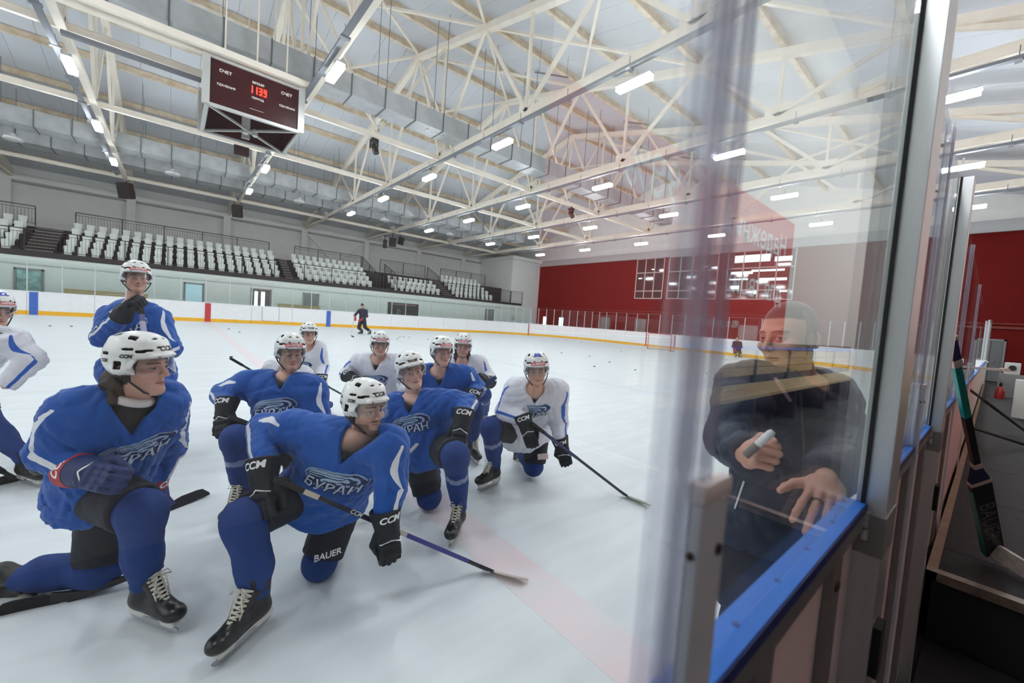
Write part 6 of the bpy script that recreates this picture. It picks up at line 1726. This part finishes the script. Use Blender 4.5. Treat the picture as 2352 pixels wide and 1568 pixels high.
p = P(2298, 890, 10.5); ex = empty('fire_extinguisher', (p[0], p[1], 0), 'red fire extinguisher standing beside the grey pedestal', 'extinguisher')
MB().tube([(p[0], p[1], .02), (p[0], p[1], .05), (p[0], p[1], .55), (p[0], p[1], .64), (p[0], p[1], .68)], .09, 14, radii=[.08, .09, .09, .06, .03]).build('cylinder', mat('extinguisher_red', (150, 26, 26), rough=.35), ex, smooth=True)
MB().tube([(p[0], p[1], .68), (p[0], p[1], .76)], .03, 8).bar((p[0] - .08, p[1], .77), (p[0] + .06, p[1], .79), .03).build('valve', M_STRAP, ex)
p = P(2350, 900, 7.4); tag(MB().box(p[0] - .03, p[0] + .12, p[1] - .28, p[1] + .10, PZ, p[2] + .22).build('white_board', mat('white_plastic', (214, 220, 214), rough=.4), bevel=.02), 'white upright tactics board with teal edge at the end of the mat', 'board')
# ================================================================== the coach behind the glass
def hand_sdf(p, curl, spread=0.0, thumb=0):
    d = d_box(p, (0, .045, 0), (.041, .047, .0135), rnd=.013)
    d = smin(d, d_cap(p, (0, -.04, 0), (0, .01, 0), .027, .030), .03)
    for i in range(4):
        fx = -.030 + .0205 * i; L_ = (.045, .050, .046, .036)[i]; a = np.array([fx, .088 - .004 * abs(i - 1.2), .002]); ang = 0.0; sp = (i - 1.5) * spread
        d = smin(d, d_sph(p, a + [0, 0, .003], .0112), .008)
        for j, (l, r0, r1) in enumerate(((L_, .0098, .0090), (L_ * .62, .0090, .0082), (L_ * .52, .0082, .0068))):
            ang += curl[i][j]; b_ = a + l * np.array([math.sin(sp) * math.cos(ang), math.cos(sp) * math.cos(ang), -math.sin(ang)])
            d = smin(d, d_cap(p, a, b_, r0, r1), .0035); a = b_
        if False: pass
    th = (((-.034, .015, -.006), (-.054, .050, -.012), (-.052, .082, -.022), (-.040, .104, -.030)), ((-.034, .015, -.006), (-.064, .045, -.012), (-.080, .078, -.018), (-.088, .102, -.022)))[thumb]
    for j, (r0, r1) in enumerate(((.016, .0125), (.0120, .0105), (.0105, .0085))): d = smin(d, d_cap(p, th[j], th[j + 1], r0, r1), .006)
    return d
def hand_geo(curl, spread, thumb): return sdf_mesh(lambda p: hand_sdf(p, curl, spread, thumb), (-.12, -.07, -.13), (.08, .22, .06), .0030)
M_JACK = mat('jacket_navy', (30, 42, 66), rough=.55, noise=.12, nscale=10, bump=.1, bscale=200)
M_TPANT = mat('trousers_navy', (24, 30, 44), rough=.7, noise=.1, nscale=8)
HC_ = P(1812, 778, 1.40)
f1 = dict(p=np.array([.92, 1.05, 0]), y=np.array([-.6, -.8, 0]), z=(0, 0, 1)); 
JC = dict(H=HC_, rs=P(1712, 892, 1.36), ls=P(1902, 912, 1.50), re=P(1680, 1010, 1.26), rw=P(1718, 1045, 1.06), le=P(1945, 1045, 1.28), lw=P(1899, 1096, .92),
    rh=P(1735, 1200, 1.50), lh=P(1845, 1215, 1.58), rk=P(1722, 1430, 1.42), lk=P(1830, 1440, 1.5), hunch=.02)
for s in 'rl':
    k = JC[s + 'k']; JC[s + 'a'] = np.array([k[0] + .03, k[1] + .06, .19])
JC['pm'] = M_TPANT
coach, JC2, _ = player('coach in navy jacket behind the clear pane, marker in his hand', JC, M_JACK, face=(-36, -6, -4), head=dict(h=.0025, beard=0.05, hair=(64, 42, 32), brow=(84, 58, 46), skin=(206, 156, 136), gaze=-.8), seed=50, fine=.85, wear='jacket', hem=-.16, sizes=.90,
    skates=(dict(p=JC['ra'] * np.array([1, 1, 0]), y=cdir(-.5, 0, -1), z=(0, 0, 1)), dict(p=JC['la'] * np.array([1, 1, 0]), y=cdir(-.2, 0, -1), z=(0, 0, 1))))
cr = [(1.25, 1.5, .9), (1.35, 1.55, .9), (1.4, 1.6, .9), (1.45, 1.6, .9)]
V, F = hand_geo(cr, 0, 0)
Rr = frame(P(1757, 1040, .92) - P(1718, 1046, 1.03), cdir(-.85, -.35, -.35))
M_HAND = mat('hand_skin', (206, 152, 132), rough=.5, noise=.1, nscale=30)
np_mesh('hand', place(V * .82, P(1720, 1044, 1.01), Rr), F, M_HAND, coach)
cl = [(.55, .35, .2), (.65, .45, .25), (.6, .5, .3), (.5, .45, .25)]
V, F = hand_geo(cl, .16, 1); V = V * np.array([-1, 1, 1]); F = F[:, ::-1]
Rl = frame(P(1880, 1186, .75) - P(1893, 1104, .885), cdir(-.1, -.86, -.5))
hp = P(1897, 1112, .865)
np_mesh('hand', place(V * .80, hp, Rl), F, M_HAND, coach)
rg = MB().tube([tuple(hp + .80 * Rl @ np.array([(.0095 + .0 * 0) + .0115 * math.cos(a), .108, .0 + .0115 * math.sin(a) - .012])) for a in np.linspace(0, 2 * PI, 17)], .002, 6); rg.build('ring', M_STRAP, coach)
# zip, lanyard and pale piping on the jacket
bvj = None
for ch in coach.children:
    if ch.name.startswith('jacket'): jk = ch
Vj = np.array([v.co[:] for v in jk.data.vertices]); bvj = bvh_of(Vj, [tuple(p.vertices) for p in jk.data.polygons])
def on_jacket(px, py, lift=.003):
    o = CPOS; dd = nrm(ray(px, py)); hit, n, i, ds = bvj.ray_cast(Vector(o), Vector(dd), 5)
    return (np.array(hit) - dd * lift) if hit is not None else None
def strip(name, pts, r, m):
    q = [on_jacket(*p) for p in pts]; q = [p for p in q if p is not None]
    if len(q) > 1: MB().tube(q, r, 6).build(name, m, jk)
dense = lambda a, b_, n=8: [(a[0] + (b_[0] - a[0]) * t, a[1] + (b_[1] - a[1]) * t) for t in np.linspace(0, 1, n)]
strip('zip', dense((1838, 900), (1845, 1000)) + dense((1845, 1000), (1850, 1330), 14), .005, mat('zip_grey', (96, 96, 100), rough=.4, metal=.5))
strip('piping', dense((1709, 1105), (1688, 1168)), .0035, M_PRINTW)
strip('piping', dense((1742, 1030), (1700, 960)), .0015, M_JACK)
strip('lanyard', dense((1780, 868), (1815, 920)), .006, mat('lanyard_lilac', (176, 140, 170), rough=.6))
# marker in the hand
mk = empty('marker', tuple(P(1745, 1018, .93)), 'white and grey marker pen held up by the coach', 'marker pen')
a_, b_ = P(1712, 1046, .93), P(1776, 990, .90)
MB().tube([a_, a_ + (b_ - a_) * .45], .0095, 14).build('cap', mat('marker_cap', (116, 112, 106), rough=.3), mk, smooth=False)
MB().tube([a_ + (b_ - a_) * .45, a_ + (b_ - a_) * .92, b_], .009, 14, radii=[.0088, .0088, .006]).build('barrel', mat('marker_barrel', (226, 230, 232), rough=.3), mk)
